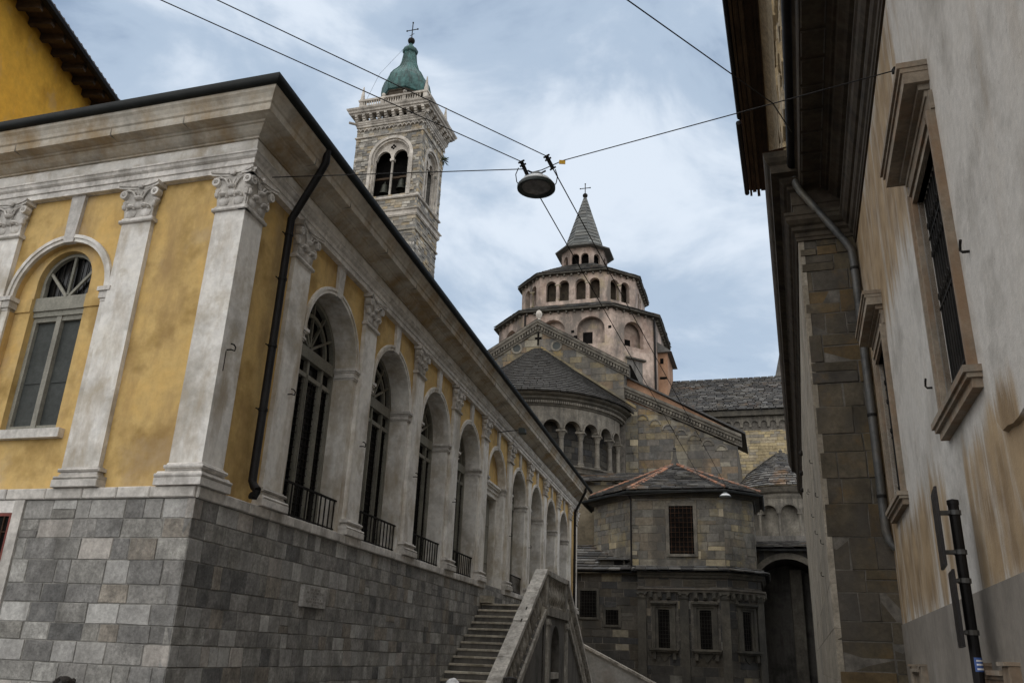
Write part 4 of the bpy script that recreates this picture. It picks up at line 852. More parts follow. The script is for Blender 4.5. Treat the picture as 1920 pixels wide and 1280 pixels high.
m = MB(); m.add([M3(-9, 2.08, 15.56), M3(16.1, 2.08, 15.56), M3(16.1, -3, 17.4), M3(-9, -3, 17.4), M3(-9, 2.08, 15.62), M3(16.1, 2.08, 15.62), M3(16.1, -3, 17.46), M3(-9, -3, 17.46)], [(3, 2, 1, 0), (4, 5, 6, 7), (0, 1, 5, 4), (1, 2, 6, 5), (2, 3, 7, 6), (3, 0, 4, 7)]); m.build('roof', 'terracotta', RB)
# hooks on the plaster
for s, z in ((2.55, 4.95), (-.05, 5.3)):
    m = MB(); m.tube([M3(s, -.02, z), M3(s, .05, z), M3(s+.03, .06, z+.03), M3(s, .06, z+.07), M3(s-.04, .06, z+.09)], .012, 6); m.build('iron_hook', 'iron', RB)

# ================================================================== THE ASHLAR BUILDING THAT STEPS FORWARD
BX, BO = 8.3, 1.03
BK = root('ashlar_building', 'tall narrow brown ashlar corner stepping forward beside the plaster wall', 'building', W3 @ Vector((BX, .5, 0)), RZ3)
KB = lambda s, o, z: (s-BX, o-.5, z)
MF = lambda a, o, z: KB(BX-o, a, z); MS = lambda a, o, z: KB(BX+a, BO+o, z)
m = MB(); m.box(lambda s, o, z: KB(s, o, z), BX+.016, 36, -3, BO-.03, 0, 11.5); bw = m.build('wall', 'mortar_dark', BK)
pieces(bw, 'stone', ashlar(MF, -.05, BO-.02, 0, 9.74, (.32, .6), (.3, .8), depth=.1, c=.006, jit=.016, gap=.004, ragged=.016, split=.12), 'brown_ashlar', 200)
pieces(bw, 'street_stone', ashlar(MS, 0, 27.6, 0, 9.74, (.5, .9), (1.2, 2.6), depth=.1, c=.004, jit=.002, gap=.005), 'ashlar_street', 120)
BP = [KB(36, BO, 0)[:2], KB(BX, BO, 0)[:2], KB(BX, -.1, 0)[:2]]
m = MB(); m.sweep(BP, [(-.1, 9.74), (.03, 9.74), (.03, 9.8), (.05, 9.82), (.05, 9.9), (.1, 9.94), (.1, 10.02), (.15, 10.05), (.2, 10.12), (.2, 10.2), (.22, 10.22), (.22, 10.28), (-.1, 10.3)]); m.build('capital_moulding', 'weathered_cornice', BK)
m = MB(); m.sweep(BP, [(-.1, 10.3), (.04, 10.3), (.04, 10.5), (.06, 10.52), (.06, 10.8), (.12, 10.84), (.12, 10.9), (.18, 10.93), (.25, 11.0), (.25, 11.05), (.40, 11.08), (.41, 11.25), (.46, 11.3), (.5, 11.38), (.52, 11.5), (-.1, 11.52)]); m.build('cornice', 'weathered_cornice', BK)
m = MB(); m.add([KB(BX-.5, BO+.53, 11.52), KB(36, BO+.53, 11.52), KB(36, -3, 12.2), KB(BX-.5, -3, 12.2)], [(0, 1, 2, 3)]); m.build('roof', 'terracotta', BK)
for i, (s, z) in enumerate(((4, 6.3), (9, 6.6), (2, 5.2), (5, 4.9), (1.2, 4.2), (7, 5.6), (3, 3.8), (11, 6.9))):
    m = MB(); a = s; m.tube([MS(a, -.02, z), MS(a, .04, z), MS(a+.03, .055, z+.02), MS(a+.03, .055, z+.06), MS(a, .05, z+.08)], .008, 6); m.build('iron_hook', 'iron', BK)
for s, z in ((16, 9.3), (19, 9.2), (22, 9.1)):
    m = MB(); m.ball(MS(s, .05, z), .1, 8); m.build('iron_boss', 'iron', BK)
# zinc downpipe from the gutter, hopper at the top
zp = root('downpipe', 'grey zinc downpipe with hopper crossing the brown ashlar corner', 'downpipe', W3 @ Vector((8.1, .1, 3.8)), RZ3)
KZ = lambda s, o, z: (s-8.1, o-.1, z-3.8)
m = MB(); m.tube([KZ(8.12, 1.0, 11.1), KZ(8.12, .98, 10.9), KZ(8.12, .9, 10.72), KZ(8.13, .2, 9.55), KZ(8.13, .12, 9.38), KZ(8.15, .1, 9.1), KZ(8.15, .1, 4.25), KZ(8.15, .06, 4.05), KZ(8.15, -.03, 3.95)], .07, 10); p_ = m.build('pipe', 'zinc_pipe', zp, smooth=True)
m = MB(); m.lathe(KZ(8.12, 1.0, 11.05), [(.075, -.02), (.1, .05), (.15, .12), (.16, .2), (.17, .21), (.17, .23), (.14, .23), (.09, .08)], 14); m.build('hopper', 'zinc_pipe', zp, smooth=True)
m = MB(); m.tube([KZ(8.12, 1.0, 11.2), KZ(8.12, 1.02, 11.5)], .055, 8); m.build('outlet', 'zinc_pipe', zp)
m = MB()
for z in (9.0, 7.6, 6.2, 4.8): m.tube([KZ(8.15, .1, z-.025), KZ(8.15, .1, z+.025)], .08, 10)
m.build('bracket', 'dark_metal', p_)

# ================================================================== STREET SIGN seen edge-on
sg = root('street_sign', 'black street sign seen edge-on, two panels on a dark pole by the plaster wall', 'sign', W3 @ Vector((1.32, .17, 0)), RZ3)
m = MB(); m.tube([(0, 0, 0), (0, 0, 3.5)], .045, 12); m.lathe((0, 0, 3.5), [(.05, -.01), (.05, .03), (0, .045)], 12); m.build('pole', 'dark_metal', sg)
m = MB(); m.cbox(lambda a, o, z: (a, o-a*.07, z), -.22, .22, .13, .155, 2.95, 3.62, .006); m.build('panel', 'sign_back', sg)
m = MB(); m.cbox(lambda a, o, z: (a, o-a*.07, z), -.2, .2, .08, .105, 2.3, 2.92, .006); m.build('panel', 'sign_back', sg)
for z in (3.42, 3.08, 2.84, 2.42):
    m = MB(); m.tube([(0, 0, z-.02), (0, 0, z+.02)], .056, 12); m.box(M3, -.05, .05, .04, (.07 if z < 2.9 else .12), z-.014, z+.014); m.build('clamp', 'zinc_pipe', sg)
m = MB(); m.lathe((0, 0, 2.17), [(.0465, -.055), (.0465, .055)], 10, a0=R(150), a1=R(290)); m.build('sticker', 'sticker_blue', sg)
m = MB()
for z in (2.135, 2.17, 2.2): m.lathe((0, 0, z), [(.0472, -.007), (.0472, .007)], 8, a0=R(170), a1=R(275))
m.build('sticker_mark', 'sticker_white', sg)

# ================================================================== THE TALL OCHRE HOUSE BEHIND ON THE LEFT
LH = root('ochre_house', 'tall plain ochre house with a dark wooden eave behind the arcade roof', 'building', (-18, 24, 0), 0)
KL = lambda x, y, z: (x+18, y-24, z)
m = MB(); m.box(KL, -24, -13.65, 13.6, 42, 0, 18.0); m.build('wall', 'ochre_bright', LH)
m = MB(); m.box(KL, -24, -12.9, 13.2, 42.5, 18.0, 18.06); eb = m.build('eave_boarding', 'eave_wood', LH)
y = 13.5
while y < 42:
    m = MB(); m.box(KL, -15, -13.0, y, y+.16, 17.8, 17.999); m.build('rafter', 'eave_wood', eb); y += .62
m = MB(); m.tube([KL(-12.85, 13.2, 18.02), KL(-12.85, 42.5, 18.02)], .12, 8); m.build('gutter', 'dark_metal', LH)
m = MB(); m.add([KL(-12.8, 13.1, 18.08), KL(-12.8, 42.6, 18.08), KL(-18.8, 42.6, 20.4), KL(-18.8, 13.1, 20.4)], [(0, 1, 2, 3)]); m.build('roof', 'roof_underlay', LH)
y = 13.1; tl = []
while y < 42:
    m = MB(); m.tube([KL(-12.86, y+.12, 18.12), KL(-14.2, y+.12, 18.66)], .1, 7); tl.append(m.build('roof_tile', 'terracotta', LH)); y += .26
m = MB(); m.box(KL, -13.65, -13.6, 16.6, 17.15, 14.6, 16.1); m.build('shutter', 'eave_wood', LH)

# ================================================================== CHURCH QUARTER (frame turned with the short side of the arcade)
AC = 107.5; RZC = R(90-AC); EX = HD(AC); EY = HD(AC-90)
def chroot(name, label, cat, p, q, z=0., group=None):
    r = root(name, label, cat, EX*p+EY*q+Vector((0, 0, z)), RZC, group)
    return r, (lambda a, b, c: (a-p, b-q, c-z))
def octa(W, D):
    w = W/2; return [(-w, -D), (w, -D), (D, -w), (D, w), (w, D), (-w, D), (-D, w), (-D, -w)]
def column_mesh(h, r, name, mtl, parent, cap=True, n=12):
    m = MB(); p = [(r*1.7, 0), (r*1.7, r*.5), (r*1.35, r*.7), (r*1.5, r*1.1), (r*1.05, r*1.5), (r, h*.3), (r*.88, h-r*3.2), (r*1.1, h-r*3.1), (r*.95, h-r*2.9), (r*1.2, h-r*1.6), (r*1.75, h-r*.7)]
    m.lathe((0, 0, 0), p, n); I = lambda a, o, z: (a, o, z); m.box(I, -r*1.8, r*1.8, -r*1.8, r*1.8, h-r*.7, h)
    return m.build(name, mtl, parent, smooth=True)

# ------------------------------------------------------------------ bell tower
BT, K = chroot('bell_tower', 'tall square stone bell tower with green copper onion dome', 'tower', -31.9, 62.5)
TL, TR, TQ, TD = -35.35, -28.44, 60., 5.2
TF = lambda a, o, z: K(a, TQ-o, z); TS = lambda a, o, z: K(TR+o, TQ+a, z)
TWp = [(TL, TQ), (TR, TQ), (TR, TQ+TD), (TL, TQ+TD)]
tp = [K(x, y, 0)[:2] for x, y in TWp]
m = MB(); m.box(K, TL+.05, TR-.05, TQ+.05, TQ+TD-.05, 0, 40.6); m.box(K, TL+.05, TR-.05, TQ+TD-.4, TQ+TD-.05, 40.6, 49.4); m.box(K, TL+.05, TL+.5, TQ+.5, TQ+TD-.4, 40.6, 49.4); m.build('core', 'mortar', BT)
m = MB(); m.box(K, TL+.6, TR-.6, TQ+1.6, TQ+1.7, 40.6, 48); m.box(K, TL+.5, TR-.3, TQ+.4, TQ+TD-.5, 47.9, 48.1); m.build('belfry_lining', 'interior_dark', BT)
wc1, wr1 = -31.5, 2.05
wcs, wrs = 2.6, 1.55
def hole(cx, r, zs): return lambda a, z: (abs(a-cx) < r and z < zs) or (z >= zs and math.hypot(a-cx, z-zs) < r)
st = ashlar(TF, TL, TR, 24, 38.7, (.24, .34), (.4, .95), depth=.2, c=.02, jit=.035)+ashlar(TS, 0, TD, 24, 38.7, (.24, .34), (.4, .95), depth=.2, c=.02, jit=.035)
hF, hS = hole(wc1, wr1, 45.2), hole(wcs, wrs, 45.2)
st += ashlar(TF, TL, TR, 39.3, 48.9, (.24, .34), (.35, .8), depth=.2, c=.02, jit=.035, skip=lambda a, z: z > 40.9 and hF(a, z))
st += ashlar(TS, 0, TD, 39.3, 48.9, (.24, .34), (.35, .8), depth=.2, c=.02, jit=.035, skip=lambda a, z: z > 40.9 and hS(a, z))
pieces(BT, 'stone', st, 'tower_stone', 295, rest='stone_masonry')
m = MB(); m.arch(TF, TL, TR, wc1, wr1-.08, 45.2, 49, -.12, .9, 18, z0=40.9); m.arch(TS, 0, TD, wcs, wrs-.08, 45.2, 49, -.12, .9, 18, z0=40.9); m.build('belfry_wall', 'mortar', BT)
for M_, cx, r in ((TF, wc1, wr1), (TS, wcs, wrs)):
    m = MB()
    for r0, r1, o1 in ((r-.1, r+.2, .1), (r-.28, r-.1, -.06), (r-.38, r-.28, -.3)):
        m.ring(M_, cx, 45.2, r0, r1, -.5, o1, 20)
        for s in (-1, 1): x0, x1 = sorted((cx+s*r0, cx+s*r1)); m.box(M_, x0, x1, -.5, o1, 40.9, 45.2)
    bf = m.build('belfry_window', 'tower_trim', BT)
    # two pointed lights with a quatrefoil above
    ri = r-.38; m = MB(); o0, o1 = -.6, -.35; n = 20
    h = ri/2; pts_out = [(cx-ri*math.cos(math.pi*i/n), 45.2+ri*math.sin(math.pi*i/n)) for i in range(n+1)]
    def lowz(a):
        d = abs(abs(a-cx)-h); return 45.1+max(0., math.sqrt(max(0., (h-.08)**2-d*d)))*1.25
    for (x0, y0), (x1, y1) in zip(pts_out, pts_out[1:]):
        for k_ in range(2):
            u0, u1 = x0+(x1-x0)*k_/2, x0+(x1-x0)*(k_+1)/2; v0, v1 = y0+(y1-y0)*k_/2, y0+(y1-y0)*(k_+1)/2
            l0, l1 = lowz(u0), lowz(u1)
            if v0-l0 < .02 and v1-l1 < .02: continue
            m.add([M_(u0, o1, l0), M_(u1, o1, l1), M_(u1, o1, max(v1, l1)), M_(u0, o1, max(v0, l0)), M_(u0, o0, l0), M_(u1, o0, l1)], [(0, 1, 2, 3), (4, 5, 1, 0)])
    m.build('tracery', 'tower_trim', bf)
    m = MB()
    for dx, dz in ((.17, 0), (-.17, 0), (0, .17), (0, -.17)): m.ring(M_, cx+dx, 46.45+dz, 0.001, .12, o1-.02, o1+.012, 12, 0, 2*math.pi-.01)
    m.build('quatrefoil', 'interior_dark', bf)
    for s in (-1, 1):
        m = MB(); m.ring(M_, cx+s*h, 45.1, h-.1, h-.02, o1-.02, o1+.05, 14, k=1.25); m.build('light_arch', 'tower_trim', bf)
    m = MB(); m.tube([M_(cx, -.48, 40.95), M_(cx, -.48, 45.05)], .11, 10); m.box(M_, cx-.2, cx+.2, -.68, -.28, 44.9, 45.15); m.box(M_, cx-.17, cx+.17, -.65, -.3, 40.9, 41.1); m.build('mullion', 'tower_trim', bf)
for x, z in ((-32.4, 42.6), (-30.7, 42.9)):
    m = MB(); m.lathe(K(x, TQ+1.1, z), [(.5, -.75), (.46, -.65), (.36, -.4), (.3, 0), (.27, .2), (.15, .34), (0, .36)], 14); m.tube([K(x, TQ+1.1, z+.3), K(x, TQ+1.1, z+.6)], .05, 6); m.build('bell', 'bell_bronze', BT, smooth=True)
m = MB(); m.box(K, TL+.5, TR-.5, TQ+1.0, TQ+1.2, 43.4, 43.6); m.build('bell_beam', 'eave_wood', BT)
def band(z0, prof, mtl, name, par=BT): m = MB(); m.sweep(tp, [(o, z0+z) for o, z in prof], closed=True); return m.build(name, mtl, par)
band(40.55, [(-.2, 0), (.1, 0), (.16, .08), (.16, .16), (.05, .3), (-.2, .32)], 'tower_trim', 'string_course')
band(38.65, [(-.2, 0), (.1, 0), (.1, .08), (.16, .1), (.16, .5), (.3, .58), (.32, .66), (-.2, .7)], 'tower_trim', 'string_course')
band(37.2, [(-.2, 0), (.1, 0), (.12, .15), (-.2, .2)], 'tower_stone', 'string_course')
band(47.62, [(-.2, 0), (.1, 0), (.14, .08), (.1, .14), (-.2, .16)], 'tower_trim', 'string_course')
band(48.85, [(-.2, 0), (.08, 0), (.1, .18), (.18, .25), (.2, .35), (.26, .4), (.28, .55), (-.2, .56)], 'tower_trim', 'cornice_base')
cpn = band(50.05, [(-.2, -.05), (.6, -.05), (.62, .08), (.75, .14), (.78, .3), (.9, .42), (.95, .58), (-.2, .6)], 'tower_trim', 'cornice')
m = MB()
for M_, LL, x0 in ((TF, TR-TL, TL), (TS, TD, 0)):
    n = int(LL/.75)
    for i in range(n+1):
        a = x0+LL*i/n
        for z0, z1, o in ((49.41, 49.6, .38), (49.6, 49.8, .5), (49.8, 49.99, .62)): m.box(M_, a-.13, a+.13, -.05, o, z0, z1)
m.build('corbels', 'tower_trim', BT, kind='stuff')
# small carved frieze with pendants
m = MB()
for M_, LL, x0 in ((TF, TR-TL, TL), (TS, TD, 0)):
    n = int(LL/.42)
    for i in range(n):
        a = x0+LL*(i+.5)/n
        for z in (48.55, 38.95): m.ring(M_, a, z-(.1), .1, .2, -.05, .14, 6); m.ellip(M_, a+.2, .1, z-.15, .06, .06, .12, 6)
m.build('arched_frieze', 'tower_trim', BT, kind='stuff')
for a, z in ((TL-.35, 49.2), (TR+.35, 49.2)):
    m = MB(); m.tube([TF(a+(.4 if a < -30 else -.4), .0, z+.1), TF(a, .45, z), TF(a+(-.25 if a < -30 else .25), .7, z-.02)], .13, 7); m.build('gargoyle', 'tower_trim', BT)
# balustrade
ZB0 = 50.65
bp_ = [K(x, y, 0)[:2] for x, y in [(TL-.05, TQ-.05), (TR+.05, TQ-.05), (TR+.05, TQ+TD+.05), (TL-.05, TQ+TD+.05)]]
m = MB(); m.sweep(bp_, [(-.3, ZB0), (.1, ZB0), (.1, ZB0+.28), (-.3, ZB0+.28)], closed=True); m.sweep(bp_, [(-.3, ZB0+1.22), (.12, ZB0+1.22), (.14, ZB0+1.4), (-.3, ZB0+1.42)], closed=True); m.build('balustrade_rails', 'tower_trim', BT)
m = MB(); m.lathe((0, 0, 0), [(.07, 0), (.08, .08), (.05, .14), (.1, .38), (.11, .46), (.06, .7), (.05, .82), (.08, .88), (.08, .95)], 8); tb = m.build('baluster', 'tower_trim', BT, smooth=True, loc=K(TL+.4, TQ-.1+.1, ZB0+.28))
n = 24
for i in range(1, n): inst(tb, BT, K(TL+.4+(TR-TL-.8)*i/n, TQ, ZB0+.28))
for i in range(1, 18): inst(tb, BT, K(TR, TQ+.4+(TD-.8)*i/18, ZB0+.28))
def obelisk(x, y, par=BT):
    m = MB(); m.box(K, x-.2, x+.2, y-.2, y+.2, ZB0+.25, ZB0+1.5); c = K(x, y, 0)
    m.add([(c[0]+dx*.17, c[1]+dy*.17, ZB0+1.5) for dx, dy in ((-1, -1), (1, -1), (1, 1), (-1, 1))]+[(c[0]+dx*.035, c[1]+dy*.035, ZB0+3.1) for dx, dy in ((-1, -1), (1, -1), (1, 1), (-1, 1))], [(0, 1, 5, 4), (1, 2, 6, 5), (2, 3, 7, 6), (3, 0, 4, 7), (4, 5, 6, 7)]); m.build('obelisk', 'tower_trim', par)
for x, y in ((TL+.1, TQ+.1), (TR-.1, TQ+.1), (TR-.1, TQ+TD-.1), (TL+.1, TQ+TD-.1)): obelisk(x, y)
for x in (TL+2.35, TL+4.6):
    m = MB(); m.box(K, x-.2, x+.2, TQ-.12, TQ+.25, ZB0+.25, ZB0+1.44); m.ball(K(x, TQ+.06, ZB0+1.75), .2, 10); m.tube([K(x, TQ+.06, ZB0+1.44), K(x, TQ+.06, ZB0+1.6)], .09, 8); m.build('post', 'tower_trim', BT)
# drum and onion dome
dc = K(-31.95, 62.7, 0)
m = MB(); m.lathe(dc, [(2.1, 50.6), (2.1, 53.2), (2.2, 53.3), (2.22, 53.42)], 8, a0=R(22.5), a1=R(382.5)); m.build('drum', 'weathered_cornice', BT)
dome = [(2.22, 53.4), (2.36, 53.5), (2.44, 54.0), (2.4, 54.7), (2.22, 55.4), (1.88, 56.0), (1.48, 56.5), (1.15, 57.0), (.94, 57.5), (.75, 58.1), (.62, 59.15), (.76, 59.28), (.8, 59.42), (.8, 59.6), (.55, 59.66), (.5, 59.9), (.28, 60.2), (.14, 60.5)]
m = MB(); m.lathe(dc, dome, 8, a0=R(22.5), a1=R(382.5)); db = m.build('onion_dome', 'copper_green', BT)
m = MB()
for k in range(8):
    a = R(22.5+45*k); m.tube([(dc[0]+(r+.01)*math.cos(a), dc[1]+(r+.01)*math.sin(a), z) for r, z in dome[:11]], .05, 5)
    for u in (1/3, 2/3):
        a2 = R(22.5+45*(k+1)); m.tube([(dc[0]+r*((1-u)*math.cos(a)+u*math.cos(a2)), dc[1]+r*((1-u)*math.sin(a)+u*math.sin(a2)), z) for r, z in dome[2:11]], .025, 4)
m.build('seams', 'copper_green', db)
m = MB(); m.ball((dc[0], dc[1], 60.85), .37, 14); m.build('finial_ball', 'iron', BT, smooth=True)
m = MB(); c = Vector((dc[0], dc[1], 0)); m.tube([c+Vector((0, 0, 61.1)), c+Vector((0, 0, 63.2))], .05, 6); m.tube([c+Vector((-.6, 0, 62.25)), c+Vector((.6, 0, 62.25))], .045, 6)
for dx, dz in ((-.6, 62.25), (.6, 62.25), (0, 63.2)): m.ball(c+Vector((dx, 0, dz)), .1, 6)
m.tube([c+Vector((-.25, 0, 61.55)), c+Vector((.25, 0, 61.75))], .03, 5); m.build('cross', 'iron', BT)
lc = tag(MB().tube([EX*-31.95+EY*62.5+Vector((0, 0, 60.6)), EX*-34+EY*60.6+Vector((0, 0, 55.5)), EX*-35.3+EY*60+Vector((0, 0, 50.8))], .012, 4).build('lightning_cable', 'iron'), 'thin lightning cable from the copper dome down to the tower parapet', 'cable')
# weeds rooted high on the tower wall
wd = MB(); random.seed(5)
wb = EX*(TR+.1)+EY*(TQ+TD-.2)+Vector((0, 0, 47.4))
for i in range(60):
    d = Vector((random.uniform(-.2, 1), random.uniform(-.6, .3), random.uniform(-.6, .8))).normalized(); l = random.uniform(.25, .8); e2 = wb+d*l+Vector((0, 0, -.15*l)); s = d.cross(Vector((0, 0, 1))).normalized()*.035
    wd.add([wb+d*.05-s*.4, wb+d*.05+s*.4, wb+d*l*.6+s, e2, wb+d*l*.6-s], [(0, 1, 2, 3, 4)])
mat('weed_green', [(.05, .07, .03), (.08, .10, .04)], rough=.8, bump=0)
tag(wd.build('wall_weed', 'weed_green', fix=False), 'tuft of weeds growing from the bell tower corner', 'plant')

# ------------------------------------------------------------------ the church
CH, K = chroot('church', 'old stone church with columned apse, gabled transept and tiered crossing tower', 'church', -12, 60)
def Fq(q): return lambda a, o, z: K(a, q-o, z)
GP, GQ = -15.6, 56.
SLG = .594
gtop = lambda a: 25.0-abs(a-GP)*SLG
# transept gable
m = MB(); G = Fq(GQ+.018)
m.add([G(GP-6.45, 0, 0), G(GP+6.42, 0, 0), G(GP+6.42, 0, gtop(GP+6.42)), G(GP, 0, 25.0), G(GP-6.45, 0, gtop(GP-6.45))]+[G(GP-6.45, -10, 0), G(GP+6.42, -10, 0), G(GP+6.42, -10, gtop(GP+6.42)), G(GP, -10, 25.0), G(GP-6.45, -10, gtop(GP-6.45))], [(0, 1, 2, 3, 4), (1, 6, 7, 2), (0, 4, 9, 5)]); gw = m.build('gable_wall', 'mortar_dark', CH)
hol = [(GP-1.7-.36, GP-1.7+.36, 23.25, 23.97), (GP+1.42-.36, GP+1.42+.36, 23.25, 23.97)]
Gf = Fq(GQ)
pieces(gw, 'stone', ashlar(Gf, GP-6.45, GP+6.42, 17.5, 25.2, (.42, .6), (.6, 1.25), depth=.1, c=.01, jit=.014, gap=.004, ragged=.022, split=.06, holes=[], tops=gtop), 'church_stone', 290)
for x in (GP-1.65, GP+1.42):
    m = MB(); m.ring(Gf, x, 23.62, .3, .44, -.1, .05, 18, 0, 2*math.pi-.001); oc = m.build('oculus', 'carved_stone', CH)
    m = MB(); m.ring(Gf, x, 23.62, .002, .3, -.1, .03, 18, 0, 2*math.pi-.001); m.build('pane', 'shutter_panel', oc)
m = MB(); m.box(Gf, GP-.07, GP+.07, -.02, .04, 23.75, 24.75); m.box(Gf, GP-.26, GP+.26, -.02, .037, 24.24, 24.4); m.build('cross_slit', 'interior_dark', CH)
def rake(mb, M, pa, za, pb, zb, prof):
    """moulding along a slope from (pa,za) to (pb,zb); profile (o, dz)"""
    L = len(prof); vs = [M(pa, o, za+dz) for o, dz in prof]+[M(pb, o, zb+dz) for o, dz in prof]
    mb.add(vs, [(j, j+L, j+1+L, j+1) for j in range(L-1)]+[tuple(range(L)), tuple(range(L, 2*L))[::-1]])
RP = [(-.1, -.62), (.12, -.62), (.12, -.5), (.16, -.48), (.16, -.24), (.34, -.2), (.36, -.08), (.48, .04), (.5, .18), (-.1, .2)]
m = MB(); rake(m, Gf, GP, 25.5, GP+6.85, 25.5-6.85*SLG, RP); rake(m, Gf, GP-6.85, 25.5-6.85*SLG, GP, 25.5, RP); m.build('raking_cornice', 'carved_stone', CH)
m = MB()
for s in (-1, 1):
    for i in range(34):
        a = GP+s*(.15+i*.2); z = 25.5-abs(a-GP)*SLG; m.box(Gf, a-.05, a+.05, .1, .3, z-.48, z-.24)
m.build('dentils', 'carved_stone', CH, kind='stuff')
m = MB(); m.add([K(GP-7, GQ-.5, 25.72-7*SLG), K(GP, GQ-.5, 25.72), K(GP+7, GQ-.5, 25.72-7*SLG), K(GP+7, GQ+11, 25.72-7*SLG), K(GP, GQ+11, 25.72), K(GP-7, GQ+11, 25.72-7*SLG)], [(0, 1, 4, 5), (1, 2, 3, 4)]); m.build('gable_roof', 'slate', CH)
m = MB(); m.lathe(K(GP, GQ, 25.7), [(.12, 0), (.18, .1), (.09, .2), (.14, .27), (.24, .43), (.25, .58), (.19, .77), (.08, .88), (0, .9)], 14); m.build('egg_finial', 'tower_trim', CH, smooth=True)
# aisle wall to the right with sloping arcaded cornice
AQ = 56.5; Af = Fq(AQ); SLA = .497; AP0, AP1 = GP+6.3, -1.72
atop = lambda a: 19.4-(a+9.16)*SLA
m = MB(); m.add([Af(AP0, -.018, 0), Af(AP1, -.018, 0), Af(AP1, -.018, atop(AP1)), Af(AP0, -.018, atop(AP0))], [(0, 1, 2, 3)]); m.add([Af(AP1, 0, 0), Af(AP1, -9, 0), Af(AP1, -9, atop(AP1)+.4), Af(AP1, 0, atop(AP1)+.4)], [(0, 1, 2, 3)]); aw = m.build('aisle_wall', 'mortar_dark', CH)
pieces(aw, 'stone', ashlar(Af, -8.3, AP1, 8, 20, (.4, .58), (.55, 1.2), depth=.1, c=.01, jit=.014, gap=.004, ragged=.022, split=.04, tops=atop), 'church_stone', 220)
pieces(aw, 'quoin', ashlar(Fq(AQ-.12), -9.25, -8.33, 10, 18.4, (.42, .6), (.6, .95), depth=.25, c=.02, jit=.018), 'sacristy_stone', 60, alt='pale_block', altp=.2)
for i in range(7):
    a = -8.0+i*.88; z = 17.85-(a+8.0)*.442
    m = MB(); m.ring(Af, a, z-.05, .33, .42, -.05, .09, 14); ba = m.build('blind_arch', 'carved_stone', CH)
    m = MB(); m.ring(Af, a, z-.05, .002, .33, -.05, .03, 14); m.build('arch_fill', 'church_stone', ba)
RA = [(-.1, -.5), (.14, -.5), (.14, -.36), (.18, -.34), (.18, -.14), (.36, -.1), (.38, .02), (.5, .12), (.52, .3), (-.1, .32)]
m = MB(); rake(m, Af, -9.25, 20.05, AP1+.35, 20.05-(AP1+.35+9.25)*SLA, RA); m.build('raking_cornice', 'carved_stone', CH)
m = MB()
for i in range(38):
    a = -9.1+i*.195; z = 20.05-(a+9.25)*SLA; m.box(Af, a-.055, a+.055, .1, .31, z-.36, z-.15)
m.build('dentils', 'carved_stone', CH, kind='stuff')
# orange wall wedge above it and the aisle roof behind
Of = Fq(57.3); m = MB(); m.add([Of(-9.2, 0, 19.5), Of(AP1+.2, 0, 16.3), Of(AP1+.2, 0, 16.75), Of(-9.2, 0, 21.25)], [(0, 1, 2, 3)]); m.build('orange_wall', 'orange_render', CH)
m = MB(); rake(m, Of, -9.3, 21.3, AP1+.6, 16.75, [(-6, -.02), (.22, -.02), (.24, .1), (-6, .12)]); m.build('aisle_roof', 'slate', CH)
# apse: wall, gallery of columns, dentil cornice, slate cone
RA_, RI_ = 6.2, 5.3
CY = lambda R0: (lambda a, o, z: K(GP+(R0+o)*math.sin(a/R0), GQ-(R0+o)*math.cos(a/R0), z))
M_in, M_out = CY(RI_), CY(RA_)
m = MB(); n = 60
for i in range(n):
    a0, a1 = R(-90+180*i/n)*RA_, R(-90+180*(i+1)/n)*RA_; m.quad(M_out(a0, -.04, 0), M_out(a1, -.04, 0), M_out(a1, -.04, 13.0), M_out(a0, -.04, 13.0))
    b0, b1 = R(-90+180*i/n)*RI_, R(-90+180*(i+1)/n)*RI_; m.quad(M_in(b0, -.05, 12.9), M_in(b1, -.05, 12.9), M_in(b1, -.05, 17.6), M_in(b0, -.05, 17.6))
aps = m.build('apse', 'mortar_dark', CH)
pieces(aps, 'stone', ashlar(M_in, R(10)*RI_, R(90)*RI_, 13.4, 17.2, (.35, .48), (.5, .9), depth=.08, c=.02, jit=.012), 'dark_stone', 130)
m = MB()
for it in ashlar(M_out, R(-90)*RA_, R(90)*RA_, 8, 13, (.4, .5), (.6, 1.0), depth=.08, c=.02): m.add(*it)
m.build('stone_courses', 'church_stone', aps, kind='stuff', fix=False)
def ringprof(prof, mtl, name, a0=-90, a1=90, n=48, parent=CH, P=(GP, GQ), smooth=False):
    m = MB(); m.lathe(K(P[0], P[1], 0), prof, n, a0=R(a0-90), a1=R(a1-90)); return m.build(name, mtl, parent, smooth=smooth)
ringprof([(5.2, 13.0), (6.45, 13.0), (6.5, 13.08), (6.42, 13.15), (6.5, 13.28), (6.62, 13.36), (6.62, 13.46), (5.2, 13.48)], 'carved_stone', 'gallery_base')
SP = 13.; ANG = [5.5+SP*k for k in range(-7, 7)]
col = None
for a in ANG:
    if abs(a) > 90: continue
    t = R(a)*RA_; loc = M_out(t, -.12, 13.48)
    if col is None: col = column_mesh(2.3, .17, 'column', 'carved_stone', CH); col.location = loc
    else: inst(col, CH, loc)
    col_ = None
z_s = 15.86; ah = R(SP)*RA_/2; r_ = ah-.15
m = MB()
for a in ANG:
    c0 = R(a+SP/2)*RA_
    if abs(a+SP/2) > 88: continue
    m.arch(M_out, c0-ah, c0+ah, c0, r_, z_s, 17.35, .03, .5, 12)
m.build('gallery_arches', 'carved_stone', CH)
for a in ANG:
    if abs(a+SP/2) > 88: continue
    m = MB(); m.ring(M_out, R(a+SP/2)*RA_, z_s, r_, r_+.12, -.02, .1, 12); m.build('arch_moulding', 'carved_stone', CH)
